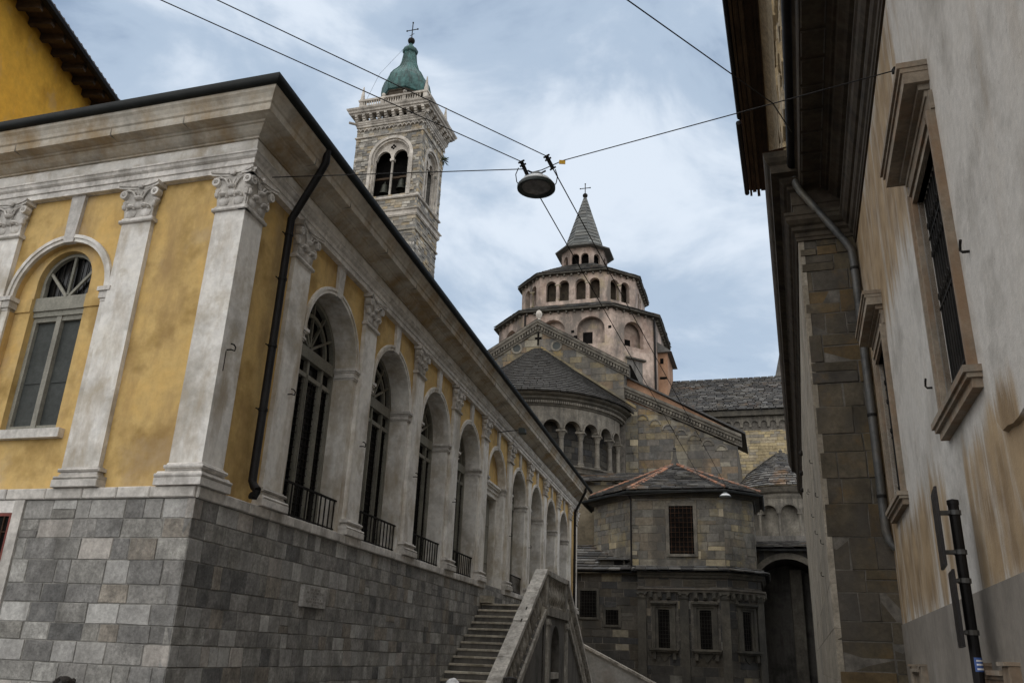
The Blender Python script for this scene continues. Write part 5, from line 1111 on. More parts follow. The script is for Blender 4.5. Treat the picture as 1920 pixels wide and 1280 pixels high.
ringprof([(5.6, 17.3), (6.3, 17.3), (6.35, 17.42), (6.33, 17.62), (6.5, 17.66), (6.6, 17.74), (6.6, 17.84), (6.85, 17.95), (6.92, 18.08), (5.6, 18.1)], 'carved_dark', 'apse_cornice')
m = MB()
for i in range(150):
    c0 = R(-90+180*(i+.5)/150)*RA_; m.box(M_out, c0-.045, c0+.045, .08, .27, 17.44, 17.62)
m.build('dentils', 'carved_stone', CH, kind='stuff')
ringprof([(6.9, 18.1), (.05, 23.35)], 'roof_underlay', 'apse_roof')
arf = CH.children[-1] if False else [o for o in CH.children if o.name.startswith('apse_roof')][0]
pieces(arf, 'slate', slate_cone(K(GP, GQ, 0), 7.05, 18.05, .25, 23.4, R(-20), R(90), .34, .42, .12), 'slate_rows', 295)
m = MB()
for it in slate_cone(K(GP, GQ, 0), 7.05, 18.05, .25, 23.4, R(-90), R(-20), .4, .7, .1): m.add(*it)
m.build('slate_courses', 'slate_rows', arf, kind='stuff', fix=False)
# yellowish weathering edge where the cone meets the gable
m = MB(); rake(m, Fq(GQ-.02), GP+.3, 23.35, GP+7.25, 18.45, [(-.05, 0), (.3, 0), (.3, .2), (-.05, .22)]); m.build('roof_flashing', 'church_stone', CH)
# low slate roof over the ambulatory between apse and sacristy
m = MB(); m.add([K(-13, 48.5, 11.9), K(-6.2, 48.6, 11.9), K(-6.2, 52, 13.0), K(-13, 52, 13.0)], [(0, 1, 2, 3)]); m.box(K, -13, -6.3, 48.9, 53, 0, 11.8); alr = m.build('ambulatory', 'church_stone', CH)
pieces(alr, 'slate', slate_plane(K(-12.5, 48.5, 11.95), K(-6.2, 48.6, 11.95), K(-6.8, 52.3, 13.15), K(-12.5, 52.3, 13.15), .33, (.4, .8), .06), 'slate', 150)

# crossing tower: two octagonal tiers, lantern, spire
TP, TQc = -15.5, 71.7
def ofs(poly): return [K(TP+x, TQc+y, 0)[:2] for x, y in poly]
def tier(W, D, z0, z1, name, mtl, arches, parent=CH, depth=.5):
    poly = ofs(octa(W, D)); m = MB(); n = len(poly)
    for i in range(n):
        M_, L = faceframe(poly[i], poly[(i+1) % n]); ar = arches(i, L)
        if not ar: m.rectwall(M_, 0, L, z0, z1, [], 0); continue
        edges = [0]+[(ar[k][0]+ar[k][1]+ar[k+1][0]-ar[k+1][1])/2 for k in range(len(ar)-1)]+[L]
        for k, (c, r, zb, zs) in enumerate(ar):
            m.arch(M_, edges[k], edges[k+1], c, r, zs, z1, 0, depth, 12, z0=zb); m.rectwall(M_, edges[k], edges[k+1], z0, zb, [], 0)
            m.quad(M_(c-r, 0, zb), M_(c+r, 0, zb), M_(c+r, -depth, zb), M_(c-r, -depth, zb))
    return m.build(name, mtl, parent, fix=False), poly
def low_arch(i, L):
    if i == 0: return [(L*.06+.55, .5, 27.0, 28.5), (L*.345, 1.08, 26.9, 28.25), (L*.77, 1.2, 26.9, 28.2)]
    if i in (1, 7): return [(L*.5, 1.0, 26.9, 28.25)]
    return None
lt, lpoly = tier(7.8, 7.15, 20, 30.0, 'crossing_tower', 'pink_render', low_arch)
def up_arch(i, L):
    if i == 0: return [(L*f, .47, 31.85, 33.4) for f in (.175, .375, .635, .85)]
    if i in (1, 7): return [(L*.5-.57, .46, 31.85, 33.4), (L*.5+.57, .46, 31.85, 33.4)]
    if i == 2: return [(L*.3, .42, 32.0, 33.4), (L*.5, .42, 32, 33.4)]
    return None
ut, upoly = tier(5.9, 5.35, 30.2, 34.4, 'gallery_tier', 'pink_render', up_arch)
m = MB(); pin = ofs(octa(6.4, 6.5)); m.poly_extrude(pin, 20, 29.9); m.build('tower_lining', 'pink_render', CH)
m = MB(); m.poly_extrude(ofs(octa(4.6, 4.6)), 30, 34.2); m.build('gallery_lining', 'weathered_cornice', CH)  # lining coloured dark brown to stand for the shade inside the gallery
# back walls of the deep blind arches show small windows
for i, c, ww, z0, z1 in ((0, .77, .42, 26.95, 28.2), (1, .5, .3, 27.0, 27.9)):
    M_, L = faceframe(pin[i], pin[i+1]); m = MB(); m.box(M_, L*c-ww, L*c+ww, -.3, .012, z0, z1); m.build('small_window', 'interior_dark', lt)
M_, L = faceframe(lpoly[1], lpoly[2])
m = MB(); m.box(M_, L*.5-.9, L*.5+1.1, -.05, .25, 25.75, 25.9); m.build('ledge', 'carved_dark', lt)
m = MB(); m.box(M_, L*.5-.75, L*.5+.85, -.1, .02, 21.5, 25.7); m.build('grey_panel', 'grey_render', lt)
M_0, L0 = faceframe(lpoly[0], lpoly[1])
for a, z in ((L0*.57, 28.1), (L0*.98, 28.3), (L0*.6, 27.6)):
    m = MB(); m.box(M_0, a-.13, a+.13, -.3, .006, z-.13, z+.13); m.build('putlog_hole', 'interior_dark', lt)
def eave_roof(W, D, z, W2, D2, z2, name, ov=.1):
    A_, B_ = ofs(octa(W, D)), ofs(octa(W2, D2)); m = MB(); n = 8
    m.add([(p[0], p[1], z) for p in A_]+[(p[0], p[1], z+.14) for p in A_]+[(p[0], p[1], z2) for p in B_], [(i, (i+1) % n, (i+1) % n+8, i+8) for i in range(n)]+[(i+8, (i+1) % n+8, (i+1) % n+16, i+16) for i in range(n)]+[tuple(range(8))[::-1], tuple(range(16, 24))])
    r = m.build(name, 'carved_dark', CH); sl_ = []
    for i in (7, 0, 1, 2):
        sl_ += slate_plane((*A_[i], z+.15), (*A_[(i+1) % 8], z+.15), (*B_[(i+1) % 8], z2), (*B_[i], z2), .4, (.5, .9), .06)
    pieces(r, 'slate', sl_, 'slate', 120)
    return r
eave_roof(8.3, 7.6, 30.05, 6.1, 5.5, 31.35, 'lower_roof')
eave_roof(6.3, 5.75, 34.42, 2.4, 2.3, 36.8, 'upper_roof')
m = MB()
for poly, z, st_ in ((lpoly, 29.85, .7), (upoly, 34.22, .6)):
    for i in (7, 0, 1, 2):
        M_, L = faceframe(poly[i], poly[(i+1) % 8]); n = int(L/st_)
        for k in range(n): a = L*(k+.5)/n; m.box(M_, a-.07, a+.07, -.05, .25, z, z+.19)
m.build('corbels', 'carved_stone', CH, kind='stuff')
gcol = None
for i, fs_ in ((0, (.275, .742)), (1, (.5,)), (7, (.5,))):
    M_, L = faceframe(upoly[i], upoly[(i+1) % 8])
    for f_ in fs_:
        loc = M_(L*f_, -.2, 32.0)
        if gcol is None: gcol = column_mesh(1.5, .13, 'gallery_column', 'pale_block', CH); gcol.location = loc
        else: inst(gcol, CH, loc)
def lan(i, L): return [(L*.27, .37, 36.95, 37.75), (L*.73, .37, 36.95, 37.75)] if i % 2 == 0 else [(L*.5, .36, 36.95, 37.75)]
tier(2.0, 2.05, 36.2, 38.73, 'lantern', 'pink_render', lan, depth=.3)
m = MB(); m.poly_extrude(ofs(octa(1.3, 1.5)), 36.5, 38.5); m.build('lantern_lining', 'interior_dark', CH)
A_ = ofs(octa(2.45, 2.65)); m = MB(); c = K(TP, TQc, 0)
lev = [(2.65, 2.45, 38.72), (2.68, 2.48, 38.82), (1.9, 1.62, 39.02), (.12, .1, 45.3)]
vs = []
for D, W, z in lev: vs += [(p[0], p[1], z) for p in ofs(octa(W, D))]
m.add(vs, [(k*8+i, k*8+(i+1) % 8, (k+1)*8+(i+1) % 8, (k+1)*8+i) for k in range(3) for i in range(8)]+[tuple(range(8))[::-1]]); spr = m.build('spire', 'spire_stone', CH, fix=True)
# spire courses
sps = []
for i in (7, 0, 1, 2):
    B0, B1 = ofs(octa(1.62, 1.9)), ofs(octa(.1, .12)); sps += slate_plane((*B0[i], 39.02), (*B0[(i+1) % 8], 39.02), (*B1[(i+1) % 8], 45.2), (*B1[i], 45.2), .42, (.8, 1.5), .03)
pieces(spr, 'stone_slab', sps, 'spire_stone', 120)
m = MB()
for i in range(8): m.tube([(*ofs(octa(1.64, 1.92))[i], 39.02), (*ofs(octa(.1, .12))[i], 45.3)], .05, 5)
m.build('ribs', 'spire_stone', spr)
m = MB(); m.ball((c[0], c[1], 45.6), .26, 12); m.tube([(c[0], c[1], 45.2), (c[0], c[1], 46.95)], .045, 6); m.tube([(c[0]-.5, c[1], 46.45), (c[0]+.5, c[1], 46.45)], .04, 6)
for dx, z in ((-.5, 46.45), (.5, 46.45), (0, 46.95)): m.ball((c[0]+dx, c[1], z), .08, 6)
m.build('cross', 'iron', CH)
m = MB()
M_, L = faceframe(lpoly[0], lpoly[1]); M7, L7 = faceframe(lpoly[1], lpoly[2])
m.tube([M7(L7-.15, .1, 29.9), M7(L7-.15, .1, 21)], .09, 7); m.build('downpipe', 'dark_metal', CH)
m = MB(); m.tube([M_(.2, .1, 29.9), M_(.2, .1, 28)], .08, 7); m.build('downpipe', 'dark_metal', CH)
# brick turret on the flank of the crossing tower
m = MB(); m.box(K, TP+7.1, TP+8.0, TQc-2.6, TQc+1.5, 20, 27.4); tq = m.build('stair_turret', 'orange_render', CH)
m = MB(); m.add([K(TP+7.0, TQc-2.9, 27.3), K(TP+8.4, TQc-2.9, 27.3), K(TP+8.4, TQc+2, 27.3), K(TP+7.0, TQc+2, 27.3), K(TP+7.0, TQc-2.9, 28.4), K(TP+7.0, TQc+2, 28.4)], [(0, 1, 4), (1, 2, 5, 4), (2, 3, 5), (0, 3, 2, 1)]); m.build('roof', 'slate', tq)
m = MB(); m.box(K, TP+7.35, TP+7.65, TQc-2.62, TQc-2.5, 26.3, 26.8); m.box(K, TP+7.3, TP+7.9, TQc-2.64, TQc-2.5, 24.9, 25.1); m.build('slit', 'interior_dark', tq)

# nave: brick wall, arched corbel table, slate roof
NQ = 66.; Nf = Fq(NQ)
m = MB(); m.box(K, -8.5, 9, NQ, NQ+12, 0, 20.75); nv = m.build('nave_wall', 'mortar_dark', CH)
pieces(nv, 'brick', ashlar(Nf, -5, 3.6, 13.6, 19.25, (.2, .26), (.4, .75), o=.03, depth=.08, c=.015, jit=.015), 'nave_brick', 295)
for i in range(12):
    a = -4.6+i*.68; m = MB(); m.arch(Nf, a-.34, a+.34, a, .24, 19.75, 20.35, .14, .12, 10); m.box(Nf, a-.44, a-.25, .0, .13, 19.5, 19.75); m.build('blind_arch', 'carved_stone', CH)
m = MB(); m.box(Nf, -8.5, 9, -.1, .5, 20.36, 20.78); m.build('nave_cornice', 'carved_dark', CH)
m = MB(); m.add([K(-8.6, NQ-.55, 20.8), K(9, NQ-.55, 20.8), K(9, NQ+7, 25.85), K(-8.6, NQ+7, 25.85), K(9, NQ+14, 20.8), K(-8.6, NQ+14, 20.8)], [(0, 1, 2, 3), (3, 2, 4, 5)]); nr = m.build('nave_roof', 'roof_underlay', CH)
pieces(nr, 'slate', slate_plane(K(-8, NQ-.62, 20.8), K(3.8, NQ-.62, 20.8), K(3.8, NQ+7, 25.9), K(-8, NQ+7, 25.9), .33, (.4, .85), .07), 'slate', 298)
# small side apse with blind arcade and slate cone
SPc, SQ = 1.05, 57.
def rp2(prof, mtl, name, smooth=False): return ringprof(prof, mtl, name, -95, 95, 32, CH, (SPc, SQ), smooth)
rp2([(2.6, 0), (2.6, 9.2), (2.65, 9.3), (2.15, 9.32), (2.15, 12.3)], 'carved_stone', 'side_apse_wall')
rp2([(2.4, 11.85), (2.62, 11.85), (2.66, 12.0), (2.62, 12.15), (2.8, 12.25), (2.95, 12.45), (3.0, 12.6), (2.4, 12.62)], 'carved_stone', 'side_apse_cornice')
sr_ = rp2([(2.98, 12.62), (2.2, 13.75), (.05, 15.25)], 'roof_underlay', 'side_apse_roof')
pieces(sr_, 'slate', slate_cone(K(SPc, SQ, 0), 3.1, 12.58, 2.2, 13.78, R(-92), R(60), .2, .34, .07)+slate_cone(K(SPc, SQ, 0), 2.2, 13.75, .15, 15.3, R(-92), R(60), .2, .34, .07), 'slate', 290)
M_s = CY(1.) ; Ms2 = lambda a, o, z: K(SPc+(2.55+o)*math.sin(a/2.55), SQ-(2.55+o)*math.cos(a/2.55), z)
sc_ = None
for a in (-64, -36.5, -9, 18):
    loc = Ms2(R(a)*2.55, .07, 9.3)
    if sc_ is None: sc_ = column_mesh(1.65, .085, 'arcade_column', 'carved_stone', CH); sc_.location = loc
    else: inst(sc_, CH, loc)
    m = MB(); c0 = R(a+13.75)*2.55; m.arch(Ms2, c0-.612, c0+.612, c0, .5, 10.95, 11.9, .05, .45, 12); m.ring(Ms2, c0, 10.95, .5, .58, 0, .1, 14); m.build('blind_arch', 'carved_stone', CH)
m = MB(); m.lathe(K(SPc, SQ, 15.2), [(.12, 0), (.08, .15), (.14, .22), (.05, .35), (0, .45)], 8); m.build('finial', 'carved_stone', CH)
# porch with the dark archway below the side apse
PQ = 47.; Pf = Fq(PQ); ac, arr = .75, 1.75
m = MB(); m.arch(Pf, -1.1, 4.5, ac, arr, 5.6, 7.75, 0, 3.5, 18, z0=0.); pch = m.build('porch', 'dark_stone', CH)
m = MB(); m.ring(Pf, ac, 5.6, arr, arr+.3, -.1, .06, 20); m.build('arch_ring', 'carved_stone', CH)
m = MB(); m.box(K, -1.1, 4.5, PQ+3.4, PQ+3.6, 0, 9); m.build('porch_back', 'grey_render', CH)
m = MB(); m.box(K, .9, 1.5, PQ+2.2, PQ+3.4, 0, 7); m.build('porch_pier', 'carved_stone', CH)
m = MB(); m.add([K(-1.2, PQ-.35, 7.72), K(4.6, PQ-.35, 7.72), K(4.6, PQ+7.5, 9.3), K(-1.2, PQ+7.5, 9.3), K(-1.2, PQ-.35, 7.82), K(4.6, PQ-.35, 7.82), K(4.6, PQ+7.5, 9.4), K(-1.2, PQ+7.5, 9.4)], [(3, 2, 1, 0), (4, 5, 6, 7), (0, 1, 5, 4), (1, 2, 6, 5), (2, 3, 7, 6), (3, 0, 4, 7)]); pr = m.build('porch_roof', 'roof_underlay', CH)
pieces(pr, 'slate', slate_plane(K(-1.3, PQ-.45, 7.86), K(3.2, PQ-.45, 7.86), K(3.2, PQ+7.4, 9.42), K(-1.3, PQ+7.4, 9.42), .4, (.4, .8), .06), 'slate', 160)
# far turret behind the nave roof
FT, KT = chroot('far_turret', 'small pointed turret just showing behind the long slate roof at right', 'turret', 2.6, 86)
m = MB(); m.lathe((0, 0, 0), [(1.0, 0), (1.0, 29.4), (1.15, 29.5), (1.2, 29.75)], 14); m.build('drum', 'tower_stone', FT)
m = MB(); m.lathe((0, 0, 0), [(1.25, 29.75), (.9, 30.3), (.45, 32.2), (.05, 34.0)], 14); m.tube([(0, 0, 33.9), (0, 0, 35)], .03, 5); m.build('cap', 'slate', FT)

# ------------------------------------------------------------------ the sacristy in front of the church
PV, K = chroot('sacristy', 'two-storey polygonal stone sacristy with slate roof and orange ridge tiles', 'building', -4.6, 46)
UW = [(-9.19, 48.5), (-9.19, 45.46), (-6.73, 43.), (-2.14, 43.), (-.74, 44.4), (-.74, 48.5)]
upl = [K(x, y, 0)[:2] for x, y in UW]
m = MB(); m.poly_extrude([K(x, y, 0)[:2] for x, y in [(-9.177, 48.5), (-9.177, 45.465), (-6.725, 43.013), (-2.145, 43.013), (-.753, 44.405), (-.753, 48.5)]], 5.5, 10.1); uw = m.build('upper_wall', 'mortar_dark', PV)
WH = (1.72+.15, 1.72+1.4, 7.12, 9.5)
ust = []
for i in range(5):
    M_, L = faceframe(upl[i], upl[i+1])
    ust += ashlar(M_, 0, L, 6.2, 9.95, (.28, .45), (.4, 1.05), depth=.1, c=.006, jit=.012, gap=.004, ragged=.02, split=.04, holes=[(1.72, 3.27, 6.98, 9.66)] if i == 2 else [])
pieces(uw, 'stone', ust, 'sacristy_stone', 290, alt='pale_block', altp=.075)
M_, L = faceframe(upl[2], upl[3]); a0, a1 = 1.72, 3.27
m = MB(); m.box(M_, a0, a0+.17, -.1, .05, 6.98, 9.66); m.box(M_, a1-.17, a1, -.1, .05, 6.98, 9.66); m.box(M_, a0+.171, a1-.171, -.1, .045, 9.49, 9.66); m.box(M_, a0+.171, a1-.171, -.1, .09, 6.98, 7.1); wf = m.build('window', 'carved_stone', PV)
m = MB(); bars(m, M_, a0+.17, a1-.17, 7.1, 9.49, .022, 6, 10, .011); m.build('grille', 'rusty_iron', wf)
m = MB(); m.box(M_, a0+.17, a1-.17, -.05, -.004, 7.1, 9.49); m.build('dark_pane', 'interior_dark', wf)
EV = [(-9.9, 48.5), (-9.75, 45.25), (-6.88, 42.55), (-1.98, 42.55), (-.3, 44.2), (-.3, 48.5)]
ev = [K(x, y, 0)[:2] for x, y in EV]
m = MB(); m.sweep(upl, [(-.1, 9.9), (.08, 9.9), (.1, 10.0), (.3, 10.04), (.32, 10.14), (-.1, 10.15)]); m.build('eave_cornice', 'carved_dark', PV)
apx = K(-4.75, 45.9, 12.2)
m = MB(); n = len(ev); m.add([(x, y, 10.16) for x, y in ev]+[(x, y, 10.22) for x, y in ev]+[apx, K(-4.75, 48.5, 12.2)], [(i, i+1, i+1+n, i+n) for i in range(n-1)]+[(i+n, i+1+n, 2*n) for i in range(1, n-2)]+[(n, n+1, 2*n, 2*n+1), (2*n-2, 2*n-1, 2*n+1, 2*n)]+[tuple(range(n))[::-1]]); prf = m.build('roof', 'roof_underlay', PV)
sl_ = []
for i in (0, 1, 2, 3):
    A_, B_ = (*ev[i], 10.26), (*ev[i+1], 10.26); T = Vector(apx); T2 = K(-4.75, 48.5, 12.2) if i == 0 else apx
    sl_ += slate_plane(A_, B_, T, T2, .26, (.35, .75), .055)
pieces(prf, 'slate', sl_, 'slate', 290)
# orange hip tiles
for i in (1, 2, 3, 4):
    A_ = Vector((*ev[i], 10.34)); B_ = Vector(apx)+Vector((0, 0, .1)); n = int((B_-A_).length/.3)
    for dbl in ((0,) if i != 2 else (0, 1)):
        off = Vector((.28, .1, -.02))*dbl
        for k in range(n if not dbl else n-3):
            p0, p1 = A_.lerp(B_, k/n)+off*(1-k/n), A_.lerp(B_, (k+1.1)/n)+off*(1-k/n); m = MB(); m.tube([p0+Vector((0, 0, .02)), p1], .075, 8, r2=.06); m.build('ridge_tile', 'terracotta', prf, fix=False)
m = MB(); m.sweep(ev, [(0, 10.1), (.05, 10.06), (.11, 10.08), (.13, 10.16), (.12, 10.17), (.09, 10.1), (.04, 10.1), (0, 10.16)]); m.build('gutter', 'gutter_metal', PV)
fa, fb = K(-6.75, 42.85, 0)[:2], 0
m = MB(); m.tube([(*ev[2], 10.08), (fa[0], fa[1], 9.85), (fa[0], fa[1], 6.3)], .045, 7); m.build('downpipe', 'dark_metal', PV)
m = MB(); c = apx; m.lathe(c, [(.3, -.1), (.22, .1), (.12, .45), (.08, .75), (.1, .8), (0.1, .84), (.06, .88)], 10); m.ball((c[0], c[1], c[2]+.95), .09, 8); m.tube([(c[0], c[1], c[2]+1.0), (c[0], c[1], c[2]+1.5)], .018, 5); m.tube([(c[0]-.16, c[1], c[2]+1.3), (c[0]+.16, c[1], c[2]+1.3)], .018, 5); m.build('finial', 'dark_stone', PV)
# lower storey
LWp = [(-10.6, 42.9), (-6.37, 42.9), (-6.37, 42.3), (-2.08, 42.3), (-.58, 43.8), (-.58, 48)]
lpl = [K(x, y, 0)[:2] for x, y in LWp]
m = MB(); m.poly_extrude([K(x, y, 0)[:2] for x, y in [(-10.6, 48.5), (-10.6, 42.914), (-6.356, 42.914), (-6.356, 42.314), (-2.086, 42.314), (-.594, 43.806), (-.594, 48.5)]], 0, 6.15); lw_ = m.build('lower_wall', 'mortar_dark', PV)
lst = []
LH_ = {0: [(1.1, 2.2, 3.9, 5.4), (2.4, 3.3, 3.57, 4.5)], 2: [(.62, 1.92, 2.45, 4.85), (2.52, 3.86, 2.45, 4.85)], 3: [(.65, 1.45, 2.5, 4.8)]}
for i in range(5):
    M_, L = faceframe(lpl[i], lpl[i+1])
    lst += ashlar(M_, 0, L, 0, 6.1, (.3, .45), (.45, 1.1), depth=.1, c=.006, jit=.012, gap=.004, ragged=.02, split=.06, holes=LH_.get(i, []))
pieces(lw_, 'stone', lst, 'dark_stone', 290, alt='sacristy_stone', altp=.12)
ML, LL = faceframe(lpl[0], lpl[1])
for (x0, x1, z0, z1), nn in (((1.1, 2.2, 3.9, 5.4), (8, 10)), ((2.4, 3.3, 3.57, 4.5), (6, 6))):
    m = MB(); f_ = .13; m.box(ML, x0, x0+f_, -.1, .04, z0, z1); m.box(ML, x1-f_, x1, -.1, .04, z0, z1); m.box(ML, x0+f_, x1-f_, -.1, .04, z1-f_, z1); m.box(ML, x0+f_, x1-f_, -.1, .06, z0, z0+f_*.8); w_ = m.build('window', 'carved_dark', PV)
    m = MB(); bars(m, ML, x0+f_, x1-f_, z0+f_*.8, z1-f_, .02, nn[0]-2, nn[1]-2, .009); m.build('grille', 'iron', w_)
    m = MB(); m.box(ML, x0+f_, x1-f_, -.05, -.004, z0+f_*.8, z1-f_); m.build('dark_pane', 'interior_dark', w_)
def aedicule(M_, c, par):
    """moulded stone window with hood, grille and bracketed sill"""
    w, z0, z1 = .27, 2.68, 4.42; m = MB()
    for s in (-1, 1):
        x0, x1 = sorted((c+s*w, c+s*(w+.14))); m.box(M_, x0, x1, -.1, .07, z0, z1); x0, x1 = sorted((c+s*(w+.142), c+s*(w+.28))); m.box(M_, x0, x1, -.1, .12, z0-.0, z1+.1)
    m.box(M_, c-w-.14, c+w+.14, -.1, .065, z1, z1+.1); m.box(M_, c-w-.28, c+w+.28, -.1, .11, z1+.1, z1+.2); m.box(M_, c-w-.3, c+w+.3, -.1, .17, z1+.201, z1+.27); m.box(M_, c-w-.36, c+w+.36, -.1, .24, z1+.271, z1+.36)
    w_ = m.build('window', 'carved_dark', par)
    m = MB(); bars(m, M_, c-w, c+w, z0, z1, .025, 4, 10, .011); m.build('grille', 'iron', w_)
    m = MB(); m.box(M_, c-w, c+w, -.05, -.004, z0, z1); m.build('dark_pane', 'interior_dark', w_)
    m = MB(); m.box(M_, c-w-.42, c+w+.42, -.1, .3, z0-.1, z0-.001); m.box(M_, c-w-.36, c+w+.36, -.1, .22, z0-.18, z0-.1)
    for s in (-1, 1): m.box(M_, c+s*(w+.2)-.08, c+s*(w+.2)+.08, -.1, .18, z0-.5, z0-.181)
    m.add([M_(c-w-.1, .06, z0-.2), M_(c+w+.1, .06, z0-.2), M_(c, .06, z0-.6), M_(c-w-.1, -.05, z0-.2), M_(c+w+.1, -.05, z0-.2), M_(c, -.05, z0-.6)], [(0, 1, 2), (0, 2, 5, 3), (1, 2, 5, 4)])
    m.build('window_sill', 'carved_dark', w_)
M_, L = faceframe(lpl[2], lpl[3]); aedicule(M_, 1.24, PV); aedicule(M_, 3.2, PV)
Mr, Lr = faceframe(lpl[3], lpl[4]); aedicule(Mr, 1.05, PV)
for Mx, a in ((M_, .2), (M_, 2.22), (M_, L-.16), (Mr, Lr-.2)):
    m = MB(); m.box(Mx, a-.2, a+.2, -.1, .12, 0, 4.9); pl_ = m.build('pilaster', 'carved_dark', PV)
    m = MB(); m.box(Mx, a-.2, a+.2, -.1, .15, 4.9, 4.96); m.box(Mx, a-.22, a+.22, -.1, .17, 4.96, 5.14); m.box(Mx, a-.27, a+.27, -.1, .22, 5.14, 5.22)
    for s in (-1, 1): m.ellip(Mx, a+s*.17, .18, 5.1, .08, .06, .07)
    m.build('capital', 'carved_dark', pl_)
lp2 = lpl[2:6]
m = MB(); m.sweep(lp2, [(-.1, 5.225), (.1, 5.225), (.12, 5.3), (.2, 5.34), (.22, 5.42), (-.1, 5.43)]); m.build('string_course', 'church_stone', PV)
m = MB(); m.sweep(lp2, [(-.1, 5.9), (.08, 5.9), (.12, 6.0), (.2, 6.06), (.22, 6.14), (-.1, 6.15)]); m.build('cornice', 'carved_dark', PV)
for Mx, L_ in ((M_, L), (Mr, Lr)):
    n = int(L_/.42)
    for k in range(n):
        a = L_*(k+.5)/n
        if Mx is M_ and min(abs(a-q) for q in (.2, 2.22, L_-.16)) < .3: continue
        m = MB(); m.box(Mx, a-.1, a+.1, -.1, .12, 4.92, 5.22); m.box(Mx, a-.07, a+.07, .1, .17, 4.98, 5.2); m.build('corbel', 'carved_dark', PV)
# slate skirt between the storeys, and the lean-to at left
skirt = []
sko = [K(x, y, 0)[:2] for x, y in [(-6.6, 41.95), (-1.93, 41.95), (-.2, 43.65), (-.2, 48)]]; ski = [K(x, y, 0)[:2] for x, y in [(-6.73, 43.), (-2.14, 43.), (-.74, 44.4), (-.74, 48)]]
m = MB()
for i in range(3):
    skirt += slate_plane((*sko[i], 6.2), (*sko[i+1], 6.2), (*ski[i+1], 6.52), (*ski[i], 6.52), .42, (.4, .75), .06)
    m.quad((*sko[i], 6.17), (*sko[i+1], 6.17), (*ski[i+1], 6.5), (*ski[i], 6.5))
skirt += slate_plane(K(-10.6, 42.55, 6.22), K(-6.6, 42.55, 6.22), K(-6.6, 46.0, 7.9), K(-10.6, 46.0, 7.9), .36, (.45, .85), .07)
m.add([K(-10.6, 42.6, 6.14), K(-6.5, 42.6, 6.14), K(-6.5, 46.0, 7.85), K(-10.6, 46.0, 7.85)], [(0, 1, 2, 3)])
sk = m.build('skirt_roof', 'roof_underlay', PV); pieces(sk, 'slate', skirt, 'slate', 200)
m = MB(); m.box(K, -8.4, -7.1, 43.0, 43.9, 6.3, 6.8); m.build('dormer', 'carved_dark', sk)
m = MB(); m.box(K, -8.55, -6.9, 42.85, 44.1, 6.801, 6.87); m.build('dormer_roof', 'slate', sk)
m = MB(); m.box(K, -7.65, -7.2, 42.97, 43.01, 6.5, 6.76); m.build('dormer_hole', 'interior_dark', sk)
# pale ramp wall with a coping, running down in front of the sacristy
RWr, K2 = chroot('ramp_wall', 'pale rendered ramp wall with sloping coping in front of the dark sacristy', 'wall', -7, 41)
m = MB(); pts = [(-10, 3.15), (-5.0, .84)]
m.add([K2(a, q, z) for q in (41, 41.35) for a, z in ((-10, 0), (-5, 0), (-5, .84), (-10, 3.15))], [(0, 1, 2, 3), (7, 6, 5, 4), (1, 5, 6, 2), (0, 3, 7, 4)]); m.build('wall', 'pale_render', RWr)
m = MB(); m.add([K2(a, q, z) for q in (40.92, 41.43) for a, z in ((-10.05, 3.16), (-4.9, .78), (-4.9, .9), (-10.05, 3.28))], [(0, 1, 2, 3), (7, 6, 5, 4), (0, 4, 5, 1), (3, 2, 6, 7), (1, 5, 6, 2)]); m.build('coping', 'balustrade_stone', RWr)

# ================================================================== HANGING LAMPS AND OVERHEAD CABLES
def lamp(name, label, loc, s, group):
    r = root(name, label, 'lamp', loc, 0, group)
    I = lambda a, o, z: (a*s, o*s, z*s)
    sp = lambda p: [(a*s, z*s) for a, z in p]
    m = MB(); m.lathe((0, 0, 0), sp([(.285, .0), (.3, .005), (.3, .05), (.28, .075)]), 32); m.lathe((0, 0, 0), sp([(.285, 0), (.235, .02), (.215, .035)]), 32); m.build('rim', 'lamp_green', r, smooth=True)
    m = MB(); m.lathe((0, 0, 0), sp([(.28, .07), (.265, .1), (.22, .15), (.17, .185), (.12, .2)]), 32); m.build('shade', 'lamp_grey', r, smooth=True)
    m = MB(); m.lathe((0, 0, 0), sp([(.125, .195), (.12, .23), (.09, .27), (.05, .29), (0, .295)]), 20); m.build('cap', 'lamp_green', r, smooth=True)
    m = MB(); m.lathe((0, 0, 0), sp([(.225, .03), (.19, .012), (.12, -.004), (0, -.012)]), 28); m.build('lens', 'lens', r, smooth=True)
    m = MB(); m.tube([I(-.14, 0, .33), I(-.05, 0, .28), I(.05, 0, .28), I(.14, 0, .34)], .014*s, 6); m.build('hanger', 'dark_metal', r)
    for x in (-1, 1):
        m = MB(); m.tube([I(x*.29, -.02, .36), I(x*.33, 0, .25), I(x*.31, 0, .12), I(x*.27, 0, .06)], .008*s, 5); m.build('lead', 'dark_metal', r)
    return r
LC = Vector((.26, 10.42, 8.38))
lamp('hanging_lamp', 'grey bell-shaped street lamp hanging from crossed cables in mid-air', LC, .92, 'street lamps on cables')
lamp('hanging_lamp', 'small distant cable lamp hanging by the sacristy roof edge', Vector((10.55, 39.85, 9.55)), .92, 'street lamps on cables')
def insulator(p0, p1, label):
    r = root('insulator', label, 'insulator', p0, 0, 'cable insulators'); d = Vector(p1)-Vector(p0)
    m = MB(); m.tube([d*-.05, d*1.05], .028, 8); m.build('bar', 'dark_metal', r)
    for t in (0., .25, 1.):
        m = MB(); m.tube([d*(t-.06), d*(t+.06)], .05, 10); m.build('bead', 'iron', r)
    return r
pL, pL2 = Vector((.03, 10.31, 8.76)), Vector((.13, 10.42, 8.6)); pR, pR2 = Vector((.39, 10.28, 8.85)), Vector((.49, 10.36, 8.70))
